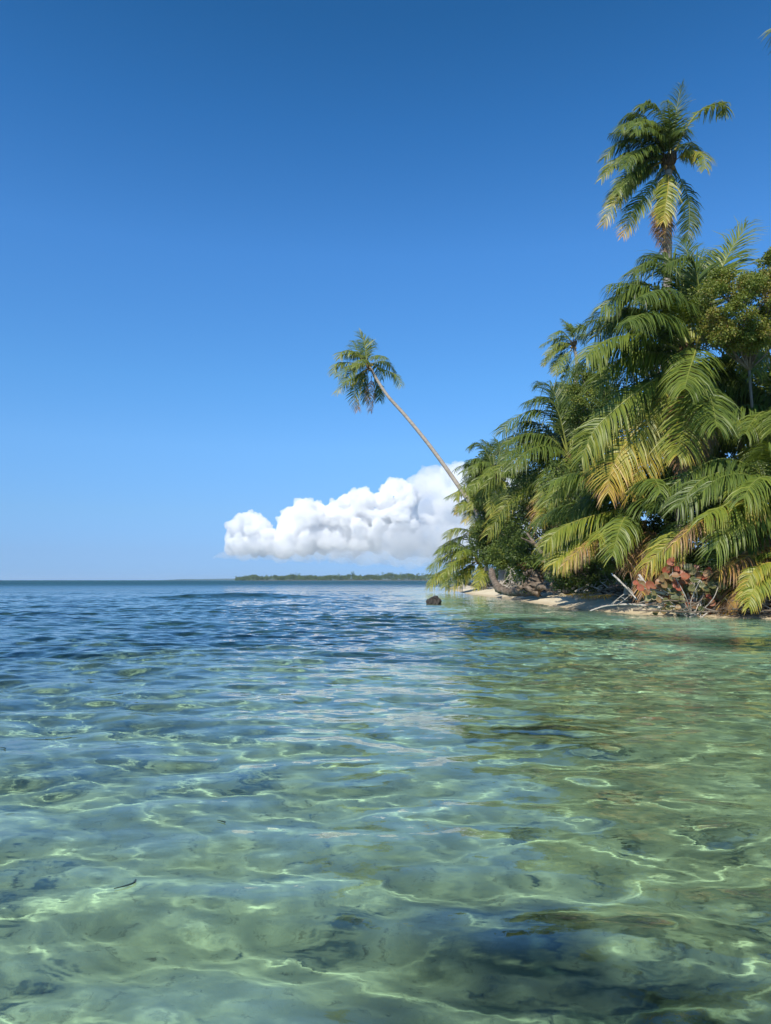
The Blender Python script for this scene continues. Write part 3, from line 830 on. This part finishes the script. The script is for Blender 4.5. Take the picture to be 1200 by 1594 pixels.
palm("pale greyish palm where the leaning trunk leaves the trees", (9.2, 68), (752, 775), 67, [
    ([(748, 772), (735, 757), (715, 765), (710, 778)], -.3, .45, .05), ([(748, 776), (728, 778), (710, 800)], -.3, .5, .3), ([(748, 778), (735, 790), (722, 812)], -.3, .45, .3), ([(750, 772), (742, 752), (728, 748)], .3, .3, 0),
    ([(754, 772), (765, 752), (782, 758)], -.4, .3, 0), ([(750, 780), (748, 800), (738, 825)], -.5, .92, 0, "dry grey brown frond"), ([(756, 776), (775, 785), (785, 810)], -.4, .3, 0), ([(752, 778), (740, 795), (735, 830)], -.7, .5, .1), ([(754, 778), (762, 800), (758, 835)], -.7, .48, .1)],
    33, 3.6, n=40, width=0.075, fill=((170, 40, .35), (200, 10, .4), (90, 50, .2), (150, 20, .3), (240, 20, .4), (300, 30, .3)))

palm("palm mostly outside the picture at the top right, only a frond tip showing", (17.2, 27.6), (1304, 98), 28, [
    ([(1297, 93), (1260, 50), (1228, 36), (1206, 46)], -.1, .4, 0), ([(1285, 110), (1262, 90), (1250, 105), (1236, 140)], -.3, .35, 0), ([(1288, 100), (1270, 40), (1250, 20)], .3, .2, 0), ([(1288, 120), (1275, 150), (1262, 200)], -.3, .4, .1)],
    34, 4.4, n=64, width=0.05, fill=crown_fill(RND, 10, -45, 60, (.15, .4), -60, 100))

# ------------------------------------------------------------------ broadleaf trees and shrubs
def pt(px, py, Y): return np.array(P(px, py, Y))
GT = "broadleaf trees in the grove"
tree("leafy tree with small yellow-green leaves at the right edge beside the big palm", (15.4, 30), pt(1160, 480, 25.4), (1.8, 1.0, 1.7), 100, 330, .09, .7, 41, group=GT, clump_r=.24, fork_at=.8, trunk_r=.08)
tree("leafy treetop rising highest at the right edge, small dark leaves against the sky", (18.2, 32.5), pt(1215, 435, 32), (1.3, 1.4, 1.8), 34, 150, .14, .55, 42, group=GT, clump_r=.26)
tree("bushy tree with small olive leaves between the small distant palm and the big palm", (14.2, 40), pt(925, 632, 38.5), (1.5, 1.6, 2.7), 70, 190, .14, .55, 43, group=GT, clump_r=.26)
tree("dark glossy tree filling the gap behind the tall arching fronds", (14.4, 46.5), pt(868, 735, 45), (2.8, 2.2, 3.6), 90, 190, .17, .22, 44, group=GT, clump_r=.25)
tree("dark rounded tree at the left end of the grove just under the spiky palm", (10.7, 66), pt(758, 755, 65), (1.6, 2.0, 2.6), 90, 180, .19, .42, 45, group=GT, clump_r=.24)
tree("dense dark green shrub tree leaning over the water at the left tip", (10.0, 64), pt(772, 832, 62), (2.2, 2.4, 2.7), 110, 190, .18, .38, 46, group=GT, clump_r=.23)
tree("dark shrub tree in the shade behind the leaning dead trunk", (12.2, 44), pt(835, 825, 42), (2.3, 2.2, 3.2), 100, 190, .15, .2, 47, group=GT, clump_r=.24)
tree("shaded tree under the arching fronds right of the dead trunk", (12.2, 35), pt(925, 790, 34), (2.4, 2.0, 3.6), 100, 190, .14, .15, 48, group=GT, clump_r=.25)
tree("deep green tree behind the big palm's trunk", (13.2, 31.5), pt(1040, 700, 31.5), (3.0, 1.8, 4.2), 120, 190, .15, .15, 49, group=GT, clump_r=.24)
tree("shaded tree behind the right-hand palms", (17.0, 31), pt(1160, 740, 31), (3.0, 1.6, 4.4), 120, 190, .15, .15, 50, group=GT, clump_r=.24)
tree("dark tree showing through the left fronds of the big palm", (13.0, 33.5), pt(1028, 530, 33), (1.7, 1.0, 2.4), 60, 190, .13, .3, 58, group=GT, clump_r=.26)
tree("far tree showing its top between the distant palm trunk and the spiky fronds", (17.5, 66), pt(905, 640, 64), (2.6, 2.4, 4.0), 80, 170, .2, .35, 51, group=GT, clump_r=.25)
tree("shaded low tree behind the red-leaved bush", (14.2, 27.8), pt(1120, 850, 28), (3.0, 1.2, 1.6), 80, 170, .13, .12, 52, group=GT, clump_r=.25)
GB = "green shrubs along the beach"
tree("small bright green shrub just above the rusty palm debris", (9.9, 52), pt(785, 862, 51), (1.4, 1.0, 1.1), 40, 150, .15, .5, 53, "shrub", "shrub", GB, .28, .05)
tree("low shrub hanging over the dry brush near the curved log", (10.0, 46), pt(820, 865, 45), (1.2, 1.0, 1.2), 40, 150, .13, .4, 54, "shrub", "shrub", GB, .28, .05)
tree("dark shrub at the edge of the sand under the dead frond", (10.4, 34), pt(905, 890, 33), (1.5, 1.0, .9), 50, 150, .12, .2, 55, "shrub", "shrub", GB, .28, .05)
tree("green shrub behind the bleached branches", (11.0, 28.5), pt(1010, 880, 28), (1.6, 1.0, 1.2), 50, 160, .12, .18, 56, "shrub", "shrub", GB, .28, .05)
tree("low dark shrub at the right edge under the young palm", (14.0, 25.0), pt(1190, 920, 24.6), (1.4, .8, .6), 40, 160, .1, .15, 57, "shrub", "shrub", GB, .3, .04)

# ------------------------------------------------------------------ undergrowth and litter (nobody could count it)
rng = np.random.RandomState(77)
def shore_point(Y):
    return np.interp(Y, SHORE[4:14, 1], SHORE[4:14, 0])
cs, rs = [], []
for i in range(330):
    if i < 90: x, y = rng.uniform(11.5, 19), 0
    else: y = 25.5 + (105 - 25.5) * rng.rand() ** 1.5
    if i < 90:
        y = 24.0 + (x - 10.6) * 0.12 + rng.uniform(1.0, 5.0) + max(0, 13 - x) * 0.5
    else: x = shore_point(y) + rng.uniform(3.0, 7.0)
    z = ground_at(x, y)
    r = rng.uniform(0.5, 1.1)
    cs.append(np.array([x, y, z + r * rng.uniform(0.2, 2.2)])); rs.append(r)
V, F, T = leaf_cloud(rng, np.array(cs), rs, 110, .16, .14)
V[:, 2] = np.maximum(V[:, 2], 0.15)
g = Geo(); g.add(V, F, 0, T)
o = g.build("undergrowth", [M_LEAF], smooth=False)
tag(o, "dark leafy undergrowth filling the shade beneath the palms", "undergrowth", kind="stuff")

g = Geo()
for i in range(1700):
    y = 24.2 + (95 - 24.2) * rng.rand() ** 2.2
    if i % 3 == 0:
        x = rng.uniform(10.5, 15.5); y = np.interp(x, SHORE[:6, 0][::-1], SHORE[:6, 1][::-1]) + rng.uniform(0.2, 2.2)
    else: x = shore_point(y) + rng.uniform(1.6, 3.8)
    z = ground_at(x, y)
    a = rng.uniform(0, 2 * math.pi); e = rng.uniform(-0.05, 0.6) * rng.rand(); l = rng.uniform(0.25, 1.5)
    d = np.array([math.cos(a) * math.cos(e), math.sin(a) * math.cos(e), math.sin(e)])
    p0 = np.array([x, y, z + rng.uniform(0.0, 0.22)])
    p2 = p0 + d * l; p1 = (p0 + p2) / 2 + rng.randn(3) * 0.08
    g.add_tube(catmull([p0, p1, p2], 5), np.linspace(1, .4, 5) * rng.uniform(.006, .03), 4, int(rng.rand() < .55))
o = g.build("twig_debris", [M_DRIFT, M_ROT])
tag(o, "litter of dry twigs along the top of the beach", "debris", kind="stuff")

# ------------------------------------------------------------------ driftwood, logs, rock
def wood(name, label, cat, paths, m, group=None, seed=1, jit=0.06, sides=8, fork=0):
    """paths: list of (pixel points (px, py, Y), r0, r1)"""
    r_ = np.random.RandomState(seed)
    g = Geo()
    for pts, r0, r1 in paths:
        W = [np.array(P(*p)) for p in pts]
        n = 8 + 5 * len(W)
        S = catmull(W, n)
        ln_ = np.linalg.norm(W[-1] - W[0])
        S[1:-1] += r_.randn(n - 2, 3) * jit * 0.25 * r0
        g.add_tube(S, np.linspace(r0, r1, n) * (1 + 0.08 * r_.randn(n)), sides, 0, 0, jit, r_)
        for k in range(fork):
            i = r_.randint(n // 3, n - 1)
            d = S[min(i + 1, n - 1)] - S[i - 1]; d /= np.linalg.norm(d)
            d = d * 0.7 + r_.randn(3) * 0.5; d[2] = abs(d[2]) * 0.7 + 0.1; d /= np.linalg.norm(d)
            l = ln_ * r_.uniform(.15, .35)
            e = S[i] + d * l
            g.add_tube(catmull([S[i], S[i] + d * l * .5 + r_.randn(3) * .1 * l, e], 6), np.linspace(r0 * .4, r1 * .4 + .003, 6), 5)
    o = g.build(name, m)
    return tag(o, label, cat, group)
GD = "driftwood on the beach"
wood("driftwood_branch", "straight bleached branch propped up left of the red-leaved bush", "driftwood", [([(955, 895, 25.2), (975, 915, 24.9), (992, 934, 24.5)], .035, .025)], M_DRIFT, GD, 1, fork=2)
wood("driftwood_branch", "thick pale branch with a broken end rising from the left of the red-leaved bush", "driftwood", [([(995, 895, 24.8), (1004, 908, 24.6), (1016, 919, 24.5), (1040, 925, 24.4)], .05, .06), ([(1010, 913, 24.6), (1030, 908, 24.3), (1046, 893, 24.2)], .03, .012)], M_DRIFT, GD, 2, fork=3)
wood("driftwood_branch", "long thin bleached branch lying along the sand at the water line", "driftwood", [([(918, 951, 25.6), (945, 943, 25.6), (985, 941, 25.4), (1030, 946, 24.6)], .02, .045), ([(960, 942, 25.5), (972, 934, 25.6), (982, 925, 25.6)], .018, .008)], M_DRIFT, GD, 3, fork=5)
wood("driftwood_branch", "tangle of dark twigs in front of the red-leaved bush", "driftwood", [([(985, 950, 24.2), (1030, 951, 23.9), (1075, 953, 23.7), (1120, 952, 23.6)], .03, .02), ([(1000, 945, 24.2), (1040, 935, 24), (1090, 940, 23.9)], .025, .012), ([(1060, 950, 23.9), (1090, 935, 23.9), (1098, 915, 24)], .02, .008), ([(990, 940, 24.5), (1030, 930, 24.3), (1050, 905, 24.3)], .02, .008)], M_ROT, GD, 4, fork=3)
wood("driftwood_branch", "curved thin bare branch arching up behind the red-leaved bush", "driftwood", [([(1090, 865, 25), (1108, 878, 25), (1118, 892, 25), (1110, 908, 24.8)], .008, .03), ([(1118, 892, 25), (1100, 880, 25), (1088, 882, 25)], .012, .006)], M_DRIFT, GD, 5)
wood("driftwood_branch", "dark roots and twigs crowded at the right water's edge", "driftwood", [([(1150, 945, 23.3), (1175, 938, 23.3), (1205, 942, 23)], .03, .03), ([(1160, 950, 23.2), (1165, 930, 23.6), (1190, 920, 23.8)], .02, .012), ([(1180, 955, 23), (1182, 935, 23.4), (1200, 928, 23.5)], .02, .012), ([(1140, 948, 23.5), (1180, 950, 23.0), (1215, 950, 22.8)], .025, .02)], M_ROT, GD, 6, fork=4)
wood("driftwood_branch", "pale twisted root wood heaped on the sand below the rust brown frond", "driftwood", [([(890, 917, 33), (905, 908, 33), (925, 915, 32.5)], .05, .04), ([(895, 921, 32.5), (915, 912, 32.5), (935, 918, 32)], .04, .03), ([(888, 910, 33.5), (900, 915, 33), (918, 920, 32.5)], .035, .03), ([(908, 921, 32.2), (930, 905, 32.5), (950, 918, 31)], .035, .02)], M_DRIFT, GD, 7, fork=8)
wood("driftwood_branch", "dark branch lying on the sand under the dead fronds", "driftwood", [([(930, 920, 31), (960, 915, 30.5), (1000, 918, 29), (1030, 915, 28.5)], .045, .03), ([(960, 915, 30.5), (945, 900, 31), (938, 885, 31.5)], .03, .012)], M_ROT, GD, 8, fork=6)
wood("driftwood_branch", "reddish pale log lying at the far left water's edge", "driftwood", [([(722, 906, 73), (738, 911, 72), (757, 917, 71)], .2, .13)], M_DRIFT, GD, 9, fork=2)
GT2 = "dead trunks leaning over the beach"
wood("dead_trunk", "grey forked dead trunk leaning left out of the shade", "dead trunk", [([(884, 921, 36), (868, 892, 37), (856, 873, 37.5), (840, 857, 38), (820, 830, 39)], .26, .05), ([(856, 873, 37.5), (848, 850, 38), (836, 838, 38.4)], .13, .03), ([(868, 892, 37), (872, 868, 37), (862, 842, 37)], .1, .03)], M_ROT, GT2, 10, jit=.1, fork=5)
wood("dead_trunk", "dark curved trunk sagging along the ground to the water", "dead trunk", [([(765, 888, 50), (768, 902, 48), (778, 917, 46), (800, 922, 44.5), (836, 921, 42.5)], .22, .26)], M_ROT, GT2, 11, jit=.07)
wood("dead_trunk", "upturned stump with a flat dark root plate beside the leaning trunk", "tree stump", [([(826, 922, 41), (834, 905, 41), (838, 890, 41)], .55, .35), ([(838, 892, 41), (824, 890, 41), (818, 896, 41)], .2, .06), ([(838, 892, 41), (855, 893, 40.6), (866, 905, 40)], .2, .07), ([(832, 910, 40.8), (850, 915, 40), (866, 921, 39)], .25, .06), ([(834, 900, 41), (816, 912, 41), (806, 920, 41)], .2, .05)], M_ROT, GT2, 12, jit=.12, fork=5)
wood("dead_trunk", "short dark stump at the edge of the sand below the leaning trunk", "tree stump", [([(886, 922, 35), (884, 908, 35), (890, 901, 35)], .17, .14), ([(886, 918, 35), (896, 921, 34.5), (905, 924, 34)], .1, .04)], M_ROT, GT2, 13, jit=.12)
wood("dead_trunk", "slender bare grey stem standing in the shade of the dead fronds", "dead trunk", [([(985, 918, 27.6), (988, 890, 27.6), (989, 862, 27.6), (993, 845, 27.6)], .06, .03), ([(988, 890, 27.6), (975, 870, 27.8), (965, 858, 28)], .03, .015)], M_DRIFT, GT2, 14, fork=3)
wood("brush_pile", "heap of dry grey brush behind the curved trunk", "brush pile", [([(x0, 921 - 3 * (k % 3), 47 + (k % 4)), (x0 + 10 + 4 * (k % 3), 905 - 9 * (k % 4) + 6, 47.5 + (k % 3)), (x0 + 22 + 6 * (k % 2), 916 - 5 * (k % 5), 47)], .06, .02) for k, x0 in enumerate(range(772, 850, 3))], M_DRIFT, None, 15, fork=3, sides=5)
wood("brush_pile", "low heap of dead sticks at the left tip of the shore", "brush pile", [([(x0, 914, 74), (x0 + 6, 905 + (k % 4) * 2, 73), (x0 + 14, 913 - (k % 3) * 3, 72)], .09, .03) for k, x0 in enumerate(range(742, 782, 4))], M_ROT, None, 16, fork=2, sides=5)

def rock(name, label, c, size, seed, m):
    bm = bmesh.new()
    bmesh.ops.create_icosphere(bm, subdivisions=4, radius=1)
    from mathutils import noise
    for v in bm.verts:
        n_ = v.co.normalized()
        k = 1 + 0.28 * noise.noise(n_ * 1.6 + Vector((seed, 0, 0))) + 0.16 * noise.noise(n_ * 4.2) + 0.07 * noise.noise(n_ * 11)
        v.co = Vector((n_.x * size[0] * k, n_.y * size[1] * k, max(n_.z, -0.6) * size[2] * k))
    me = bpy.data.meshes.new(name); bm.to_mesh(me); bm.free()
    o = link_mesh(name, me, m)
    o.location = c
    return tag(o, label, "rock")
rock("boulder", "small dark rock standing alone in the shallow water", (2.42, 37, -0.02), (.42, .4, .40), 3, M_ROCK)

# ------------------------------------------------------------------ sea grape bush
root_p = np.array(P(1078, 948, 24.3)); root_p[2] = ground_at(root_p[0], root_p[1])
sg = thing("sea_grape_bush", "sea grape bush with round red and olive leaves among bleached twigs", "bush", root_p)
rng = np.random.RandomState(8)
cl = [(1046, 880), (1068, 886), (1083, 889), (1106, 893), (1052, 900), (1030, 905), (1062, 902), (996, 912), (1096, 914), (1080, 922), (1100, 931), (1046, 924), (1068, 940), (1040, 943),
      (1028, 938), (1121, 927), (1076, 934), (1112, 906), (1090, 903), (1060, 915), (1036, 918), (1012, 925), (1108, 940), (1090, 944), (1052, 934), (1020, 912), (1072, 898), (1118, 914)]
lf, st = Geo(), Geo()
for (px, py) in cl:
    c = np.array(P(px, py, 24.3 + rng.uniform(-.5, .3)))
    mid = root_p * .45 + c * .55 + rng.randn(3) * [.12, .1, .06]
    st.add_tube(local(sg, catmull([root_p + rng.randn(3) * [.15, .1, 0], mid, c], 8)), np.linspace(.028, .01, 8), 5)
    base_t = rng.choice([.2, .3, .5, .75, .95])
    for k in range(rng.randint(5, 9)):
        r = rng.uniform(.085, .14)
        n_ = np.array([rng.uniform(-.6, .6), -1.0, rng.uniform(-.1, .9)]); n_ /= np.linalg.norm(n_)
        u_ = np.cross(n_, [0, 0, 1.0]); u_ /= np.linalg.norm(u_); w_ = np.cross(n_, u_)
        p = c + rng.randn(3) * [.15, .12, .13]
        st.add_tube(local(sg, np.array([c, (c + p) / 2 + [0, 0, .02], p])), [.008, .007, .005], 4)
        a = np.linspace(0, 2 * math.pi, 12, endpoint=False)
        rim = p + r * (np.cos(a)[:, None] * u_ * 1.06 + np.sin(a)[:, None] * w_) - n_ * (0.18 * r * np.cos(a * 2))[:, None]
        mid_ = p + 0.5 * r * (np.cos(a)[:, None] * u_ + np.sin(a)[:, None] * w_) - n_ * 0.05 * r
        V = np.vstack([p[None] - n_ * .02, mid_, rim])
        F = [[0, 1 + i, 1 + (i + 1) % 12, 1 + (i + 1) % 12] for i in range(12)]
        F += [[1 + i, 13 + i, 13 + (i + 1) % 12, 1 + (i + 1) % 12] for i in range(12)]
        t = np.clip(base_t + .16 * rng.randn(), 0, 1)
        lf.add(local(sg, V), F, 0, np.clip(np.concatenate([[t - .12], np.full(12, t - .05), np.full(12, t + .06)]), 0, 1))
lf.build("foliage", [M_GRAPE], sg); st.build("branch", [M_DRIFT], sg)

# ------------------------------------------------------------------ fallen fronds and floating seagrass
GF = "fallen dead fronds on the beach"
def fallen(label, pts, tint, seed, L=.5):
    r_ = np.random.RandomState(seed)
    W = [np.array(P(*p)) for p in pts]
    root = thing("fallen_frond", label, "dead frond", W[0], GF)
    frond(root, W, 40, L, tint, r_, 0, .3, .6, .04, None, .2)
    root.children[0].name = "leaflets"
fallen("orange fallen frond lying on the sand beside the pale twisted root wood", [(935, 921, 31), (905, 924, 31.5), (872, 926, 33)], .84, 1)
fallen("rust brown fallen frond caught on the upturned stump", [(800, 872, 43), (818, 878, 42), (828, 893, 41)], .9, 2, .6)
fallen("dry straw coloured fallen frond over the sand left of the bleached branch", [(955, 925, 28), (930, 927, 29), (905, 930, 30)], .8, 3, .4)
def blade(label, px, py, length, ang, seed):
    Y = CAM_H * F_PX / (py - HOR)
    p = np.array(P(px, py, Y)); p[2] = 0.012
    a = math.radians(ang)
    S = [p + np.array([math.cos(a) * length * t, math.sin(a) * length * t, 0]) + np.array([0.25 * length * math.sin(math.pi * t) , 0, 0.006 * math.sin(6 * t)]) for t in np.linspace(0, 1, 12)]
    S = np.array(S)
    X_, Y_ = S[:, 0], S[:, 1]
    S[:, 2] = wave_field(X_, Y_) + 0.006
    T, A, B = frames(S)
    w = 0.006 * np.sin(np.linspace(.25, 3.0, 12))[:, None]
    sd = np.cross(T, [0, 0, 1.0])
    V = np.vstack([S - sd * w, S + sd * w, S + sd * w - [0, 0, .002], S - sd * w - [0, 0, .002]])
    F = []
    for i in range(11):
        for q_ in range(4):
            F.append([q_ * 12 + i, ((q_ + 1) % 4) * 12 + i, ((q_ + 1) % 4) * 12 + i + 1, q_ * 12 + i + 1])
    g = Geo(); g.add(V, F)
    o = g.build("seagrass_blade", [M_BLADE])
    tag(o, label, "seagrass", "loose seagrass blades floating on the water")
M_BLADE = simple_mat("seagrass blade", [(0.3, (.012, .022, .012)), (0.7, (.03, .045, .02))], scale=8, rough=0.4)
blade("longest dark seagrass blade, curved, floating in the left foreground", 178, 1362, .11, 62, 1)
blade("tiny dark seagrass scrap floating right of the longest blade and nearer the palms", 350, 1263, .06, 140, 2)
blade("short dark seagrass blade floating farthest out at the left edge", 8, 1160, .10, 150, 3)

# ------------------------------------------------------------------ far shore
rng = np.random.RandomState(31)
ISY = 1800.0
prof_x = [(368, 4), (390, 6.5), (430, 7.5), (480, 7), (540, 7.5), (590, 8.5), (620, 9.5), (650, 9.5), (680, 8), (740, 9), (800, 9)]
cs, rs = [], []
for i in range(1500):
    px = rng.uniform(368, 800); Yd = ISY + rng.uniform(0, 130)
    hpx = np.interp(px, [a for a, b in prof_x], [b for a, b in prof_x])
    hpx *= 1 + .16 * math.sin(px * .21) + .14 * math.sin(px * .083 + 1) + (.45 if rng.rand() < .03 else 0)
    X = (px - 600) / F_PX * Yd
    r = rng.uniform(2.2, 4.2)
    ztop = hpx / F_PX * Yd + 1.2
    cs.append(np.array([X, Yd, max(r * .6, (ztop - r * .6) * rng.rand() ** .5)])); rs.append(r)
V, F, T = leaf_cloud(rng, np.array(cs), rs, 22, 2.6, .3)
V[:, 2] = np.maximum(V[:, 2], 0.2)
g = Geo(); g.add(V, F, 0, T)
tag(g.build("far_woodland", [M_LEAF], smooth=False), "low wooded island along the horizon", "woodland", kind="stuff")
def ridge(name, pts, Y, depth, m, seed, kind="structure"):
    r_ = np.random.RandomState(seed)
    xs = np.linspace(pts[0][0], pts[-1][0], 160)
    h = np.interp(xs, [p[0] for p in pts], [p[1] for p in pts])
    h = h * (1 + .10 * np.interp(xs, np.linspace(xs[0], xs[-1], 40), r_.randn(40)))
    nr = 12
    V = []
    for j in range(nr):
        v = j / (nr - 1)
        prof = math.sin(math.pi * v) ** .8
        yy = Y + depth * v
        V.append(np.stack([(xs - 600) / F_PX * Y, np.full_like(xs, yy), np.maximum(h, 0) / F_PX * Y * prof - .5], 1))
    me = np_mesh(name, np.vstack(V), grid_faces(nr, len(xs)))
    o = link_mesh(name, me, m)
    o["kind"] = kind
    return o
M_FARLAND = simple_mat("far shore earth", [(0.3, (.12, .11, .07)), (0.7, (.22, .2, .14))], scale=.05)
M_HILLS = simple_mat("wooded hills", [(0.3, (.03, .055, .025)), (0.7, (.06, .09, .035))], scale=.01)
ridge("far_island", [(366, .2), (400, 1.4), (500, 1.6), (650, 2), (810, 2)], ISY - 6, 160, M_FARLAND, 2)
ridge("hills", [(235, 0), (262, 2.2), (300, 2.4), (350, 3.2), (395, 5.5), (440, 7.5), (480, 7.2), (520, 8.0), (560, 6.5), (600, 7), (650, 8.5), (720, 8), (800, 8)], 6800, 1500, M_HILLS, 3)

# ------------------------------------------------------------------ clouds
m_cl, nt = mat("cloud")
out = node(nt, "ShaderNodeOutputMaterial")
vs = node(nt, "ShaderNodeVolumeScatter", Density=0.02, Anisotropy=0.0)
vs.inputs["Color"].default_value = (.9995, .9995, .9995, 1)
nt.links.new(vs.outputs[0], out.inputs["Volume"])
m_cl2, nt = mat("thin cloud")
out = node(nt, "ShaderNodeOutputMaterial")
vs = node(nt, "ShaderNodeVolumeScatter", Density=0.005, Anisotropy=0.0)
vs.inputs["Color"].default_value = (.99, .99, .99, 1)
nt.links.new(vs.outputs[0], out.inputs["Volume"])
m_cl3, nt = mat("cloud haze")
out = node(nt, "ShaderNodeOutputMaterial")
vs = node(nt, "ShaderNodeVolumeScatter", Density=0.0030, Anisotropy=0.0)
vs.inputs["Color"].default_value = (.99, .99, .99, 1)
nt.links.new(vs.outputs[0], out.inputs["Volume"])
tex = bpy.data.textures.new("cloud lumps", 'CLOUDS')
tex.noise_scale = 110; tex.noise_depth = 5
tex2 = bpy.data.textures.new('cloud curls', 'CLOUDS')
tex2.noise_scale = 34; tex2.noise_depth = 4
def cloud(name, label, puffs, Y, m, seed, voxel, disp, kids=(16, 7)):
    r_ = np.random.RandomState(seed)
    ico = bmesh.new(); bmesh.ops.create_icosphere(ico, subdivisions=2, radius=1)
    iv = np.array([v.co[:] for v in ico.verts]); fi = np.array([[v.index for v in f.verts] for f in ico.faces]); ico.free()
    g = Geo()
    def put(c, r): g.add(c + iv * r, np.column_stack([fi, fi[:, 2]]))
    for px, py, rp, dy in puffs:
        c = np.array(P(px, py, Y + dy)); r = rp / F_PX * Y
        put(c, r)
        for k in range(kids[0]):
            d = r_.randn(3); d[2] = abs(d[2]) - .2; d /= np.linalg.norm(d)
            c1, r1 = c + d * r * .85, r * r_.uniform(.25, .42)
            put(c1, r1)
            for q_ in range(kids[1]):
                e = d + r_.randn(3) * .7; e /= np.linalg.norm(e)
                put(c1 + e * r1 * .9, r1 * r_.uniform(.28, .45))
    o = g.build(name, [m])
    rm = o.modifiers.new("merge", 'REMESH'); rm.mode = 'VOXEL'; rm.voxel_size = voxel
    d2 = o.modifiers.new("curls", 'DISPLACE'); d2.texture = tex2; d2.strength = disp * .95; d2.mid_level = .5; d2.texture_coords = 'GLOBAL'
    dm = o.modifiers.new("lumps", 'DISPLACE'); dm.texture = tex; dm.strength = disp; dm.mid_level = .5; dm.texture_coords = 'GLOBAL'
    tag(o, label, "cloud", kind="stuff")
CY_ = 9000
def under(outline, bottom, n, r0, r1, seed, spread=250):
    """puffs filling the shape under a skyline"""
    r_ = np.random.RandomState(seed)
    xs, ys = [p[0] for p in outline], [p[1] for p in outline]
    bx, by = [p[0] for p in bottom], [p[1] for p in bottom]
    out = []
    x = xs[0]
    while x < xs[-1]:
        r = r_.uniform(r0, r1)
        y = np.interp(x, xs, ys) + r * .8
        bot = np.interp(x, bx, by)
        while True:
            q_ = min(r * r_.uniform(.85, 1.15), max(2.5, (bot - np.interp(x, xs, ys)) * .5))
            out.append((x + r_.uniform(-.3, .3) * q_, y, q_, r_.uniform(-spread, spread)))
            y += q_ * r_.uniform(.8, 1.1)
            if y > bot - q_ * .6: break
        x += r * r_.uniform(.45, .7)
    return out
HEADS = under([(360, 812), (374, 800), (392, 797), (410, 806), (424, 826)], [(360, 862), (424, 864)], 24, 6, 11, 1)
HEADS += under([(432, 832), (440, 804), (455, 788), (468, 778), (485, 782), (502, 790), (516, 786), (530, 776), (545, 768), (560, 762), (576, 768), (586, 786)], [(432, 866), (586, 856)], 74, 8, 15, 2)
HEADS += under([(592, 768), (598, 754), (610, 746), (624, 746), (634, 753), (644, 757), (648, 770)], [(592, 830), (648, 815)], 24, 6, 11, 3)
HEADS += under([(600, 812), (625, 808), (650, 812)], [(600, 828), (650, 828)], 8, 5, 8, 4)
cloud("cumulus_cloud", "bright white cumulus heads piled above the horizon", HEADS, CY_, m_cl, 1, 9, 44, (8, 4))
BANK = under([(520, 838), (560, 822), (600, 800), (640, 764), (655, 730), (690, 724), (730, 722), (800, 725), (850, 760)], [(335, 868), (430, 868), (600, 866), (850, 868)], 260, 9, 20, 5, 350)
cloud("cloud_bank", "soft grey cloud bank behind the cumulus, running down to the horizon", BANK, CY_ + 800, m_cl2, 2, 24, 50, (4, 2))
VEIL = under([(318, 864), (350, 856), (372, 846), (400, 838), (425, 844), (450, 832), (490, 828), (530, 822), (570, 824), (610, 814), (660, 816), (760, 816)], [(318, 868), (400, 872), (520, 878), (600, 882), (760, 884)], 120, 6, 11, 6, 160)
cloud("cloud_base", "pale hazy base of the cumulus just above the far shore", VEIL, CY_ - 700, m_cl3, 3, 24, 45, (4, 2))

# ------------------------------------------------------------------ air
bm = bmesh.new()
bmesh.ops.create_cube(bm, size=1)
for v in bm.verts:
    v.co = Vector((v.co.x * 44000, v.co.y * 32000, -12 + (v.co.z + .5) * 76))
me = bpy.data.meshes.new("haze"); bm.to_mesh(me); bm.free()
m_hz, nt = mat("sea air")
out = node(nt, "ShaderNodeOutputMaterial")
pv = node(nt, "ShaderNodeVolumePrincipled", Density=1 / 14000, Anisotropy=0.0)
pv.inputs["Color"].default_value = (.62, .80, 1, 1)
nt.links.new(pv.outputs[0], out.inputs["Volume"])
hz = link_mesh("haze", me, m_hz)
hz["kind"] = "stuff"
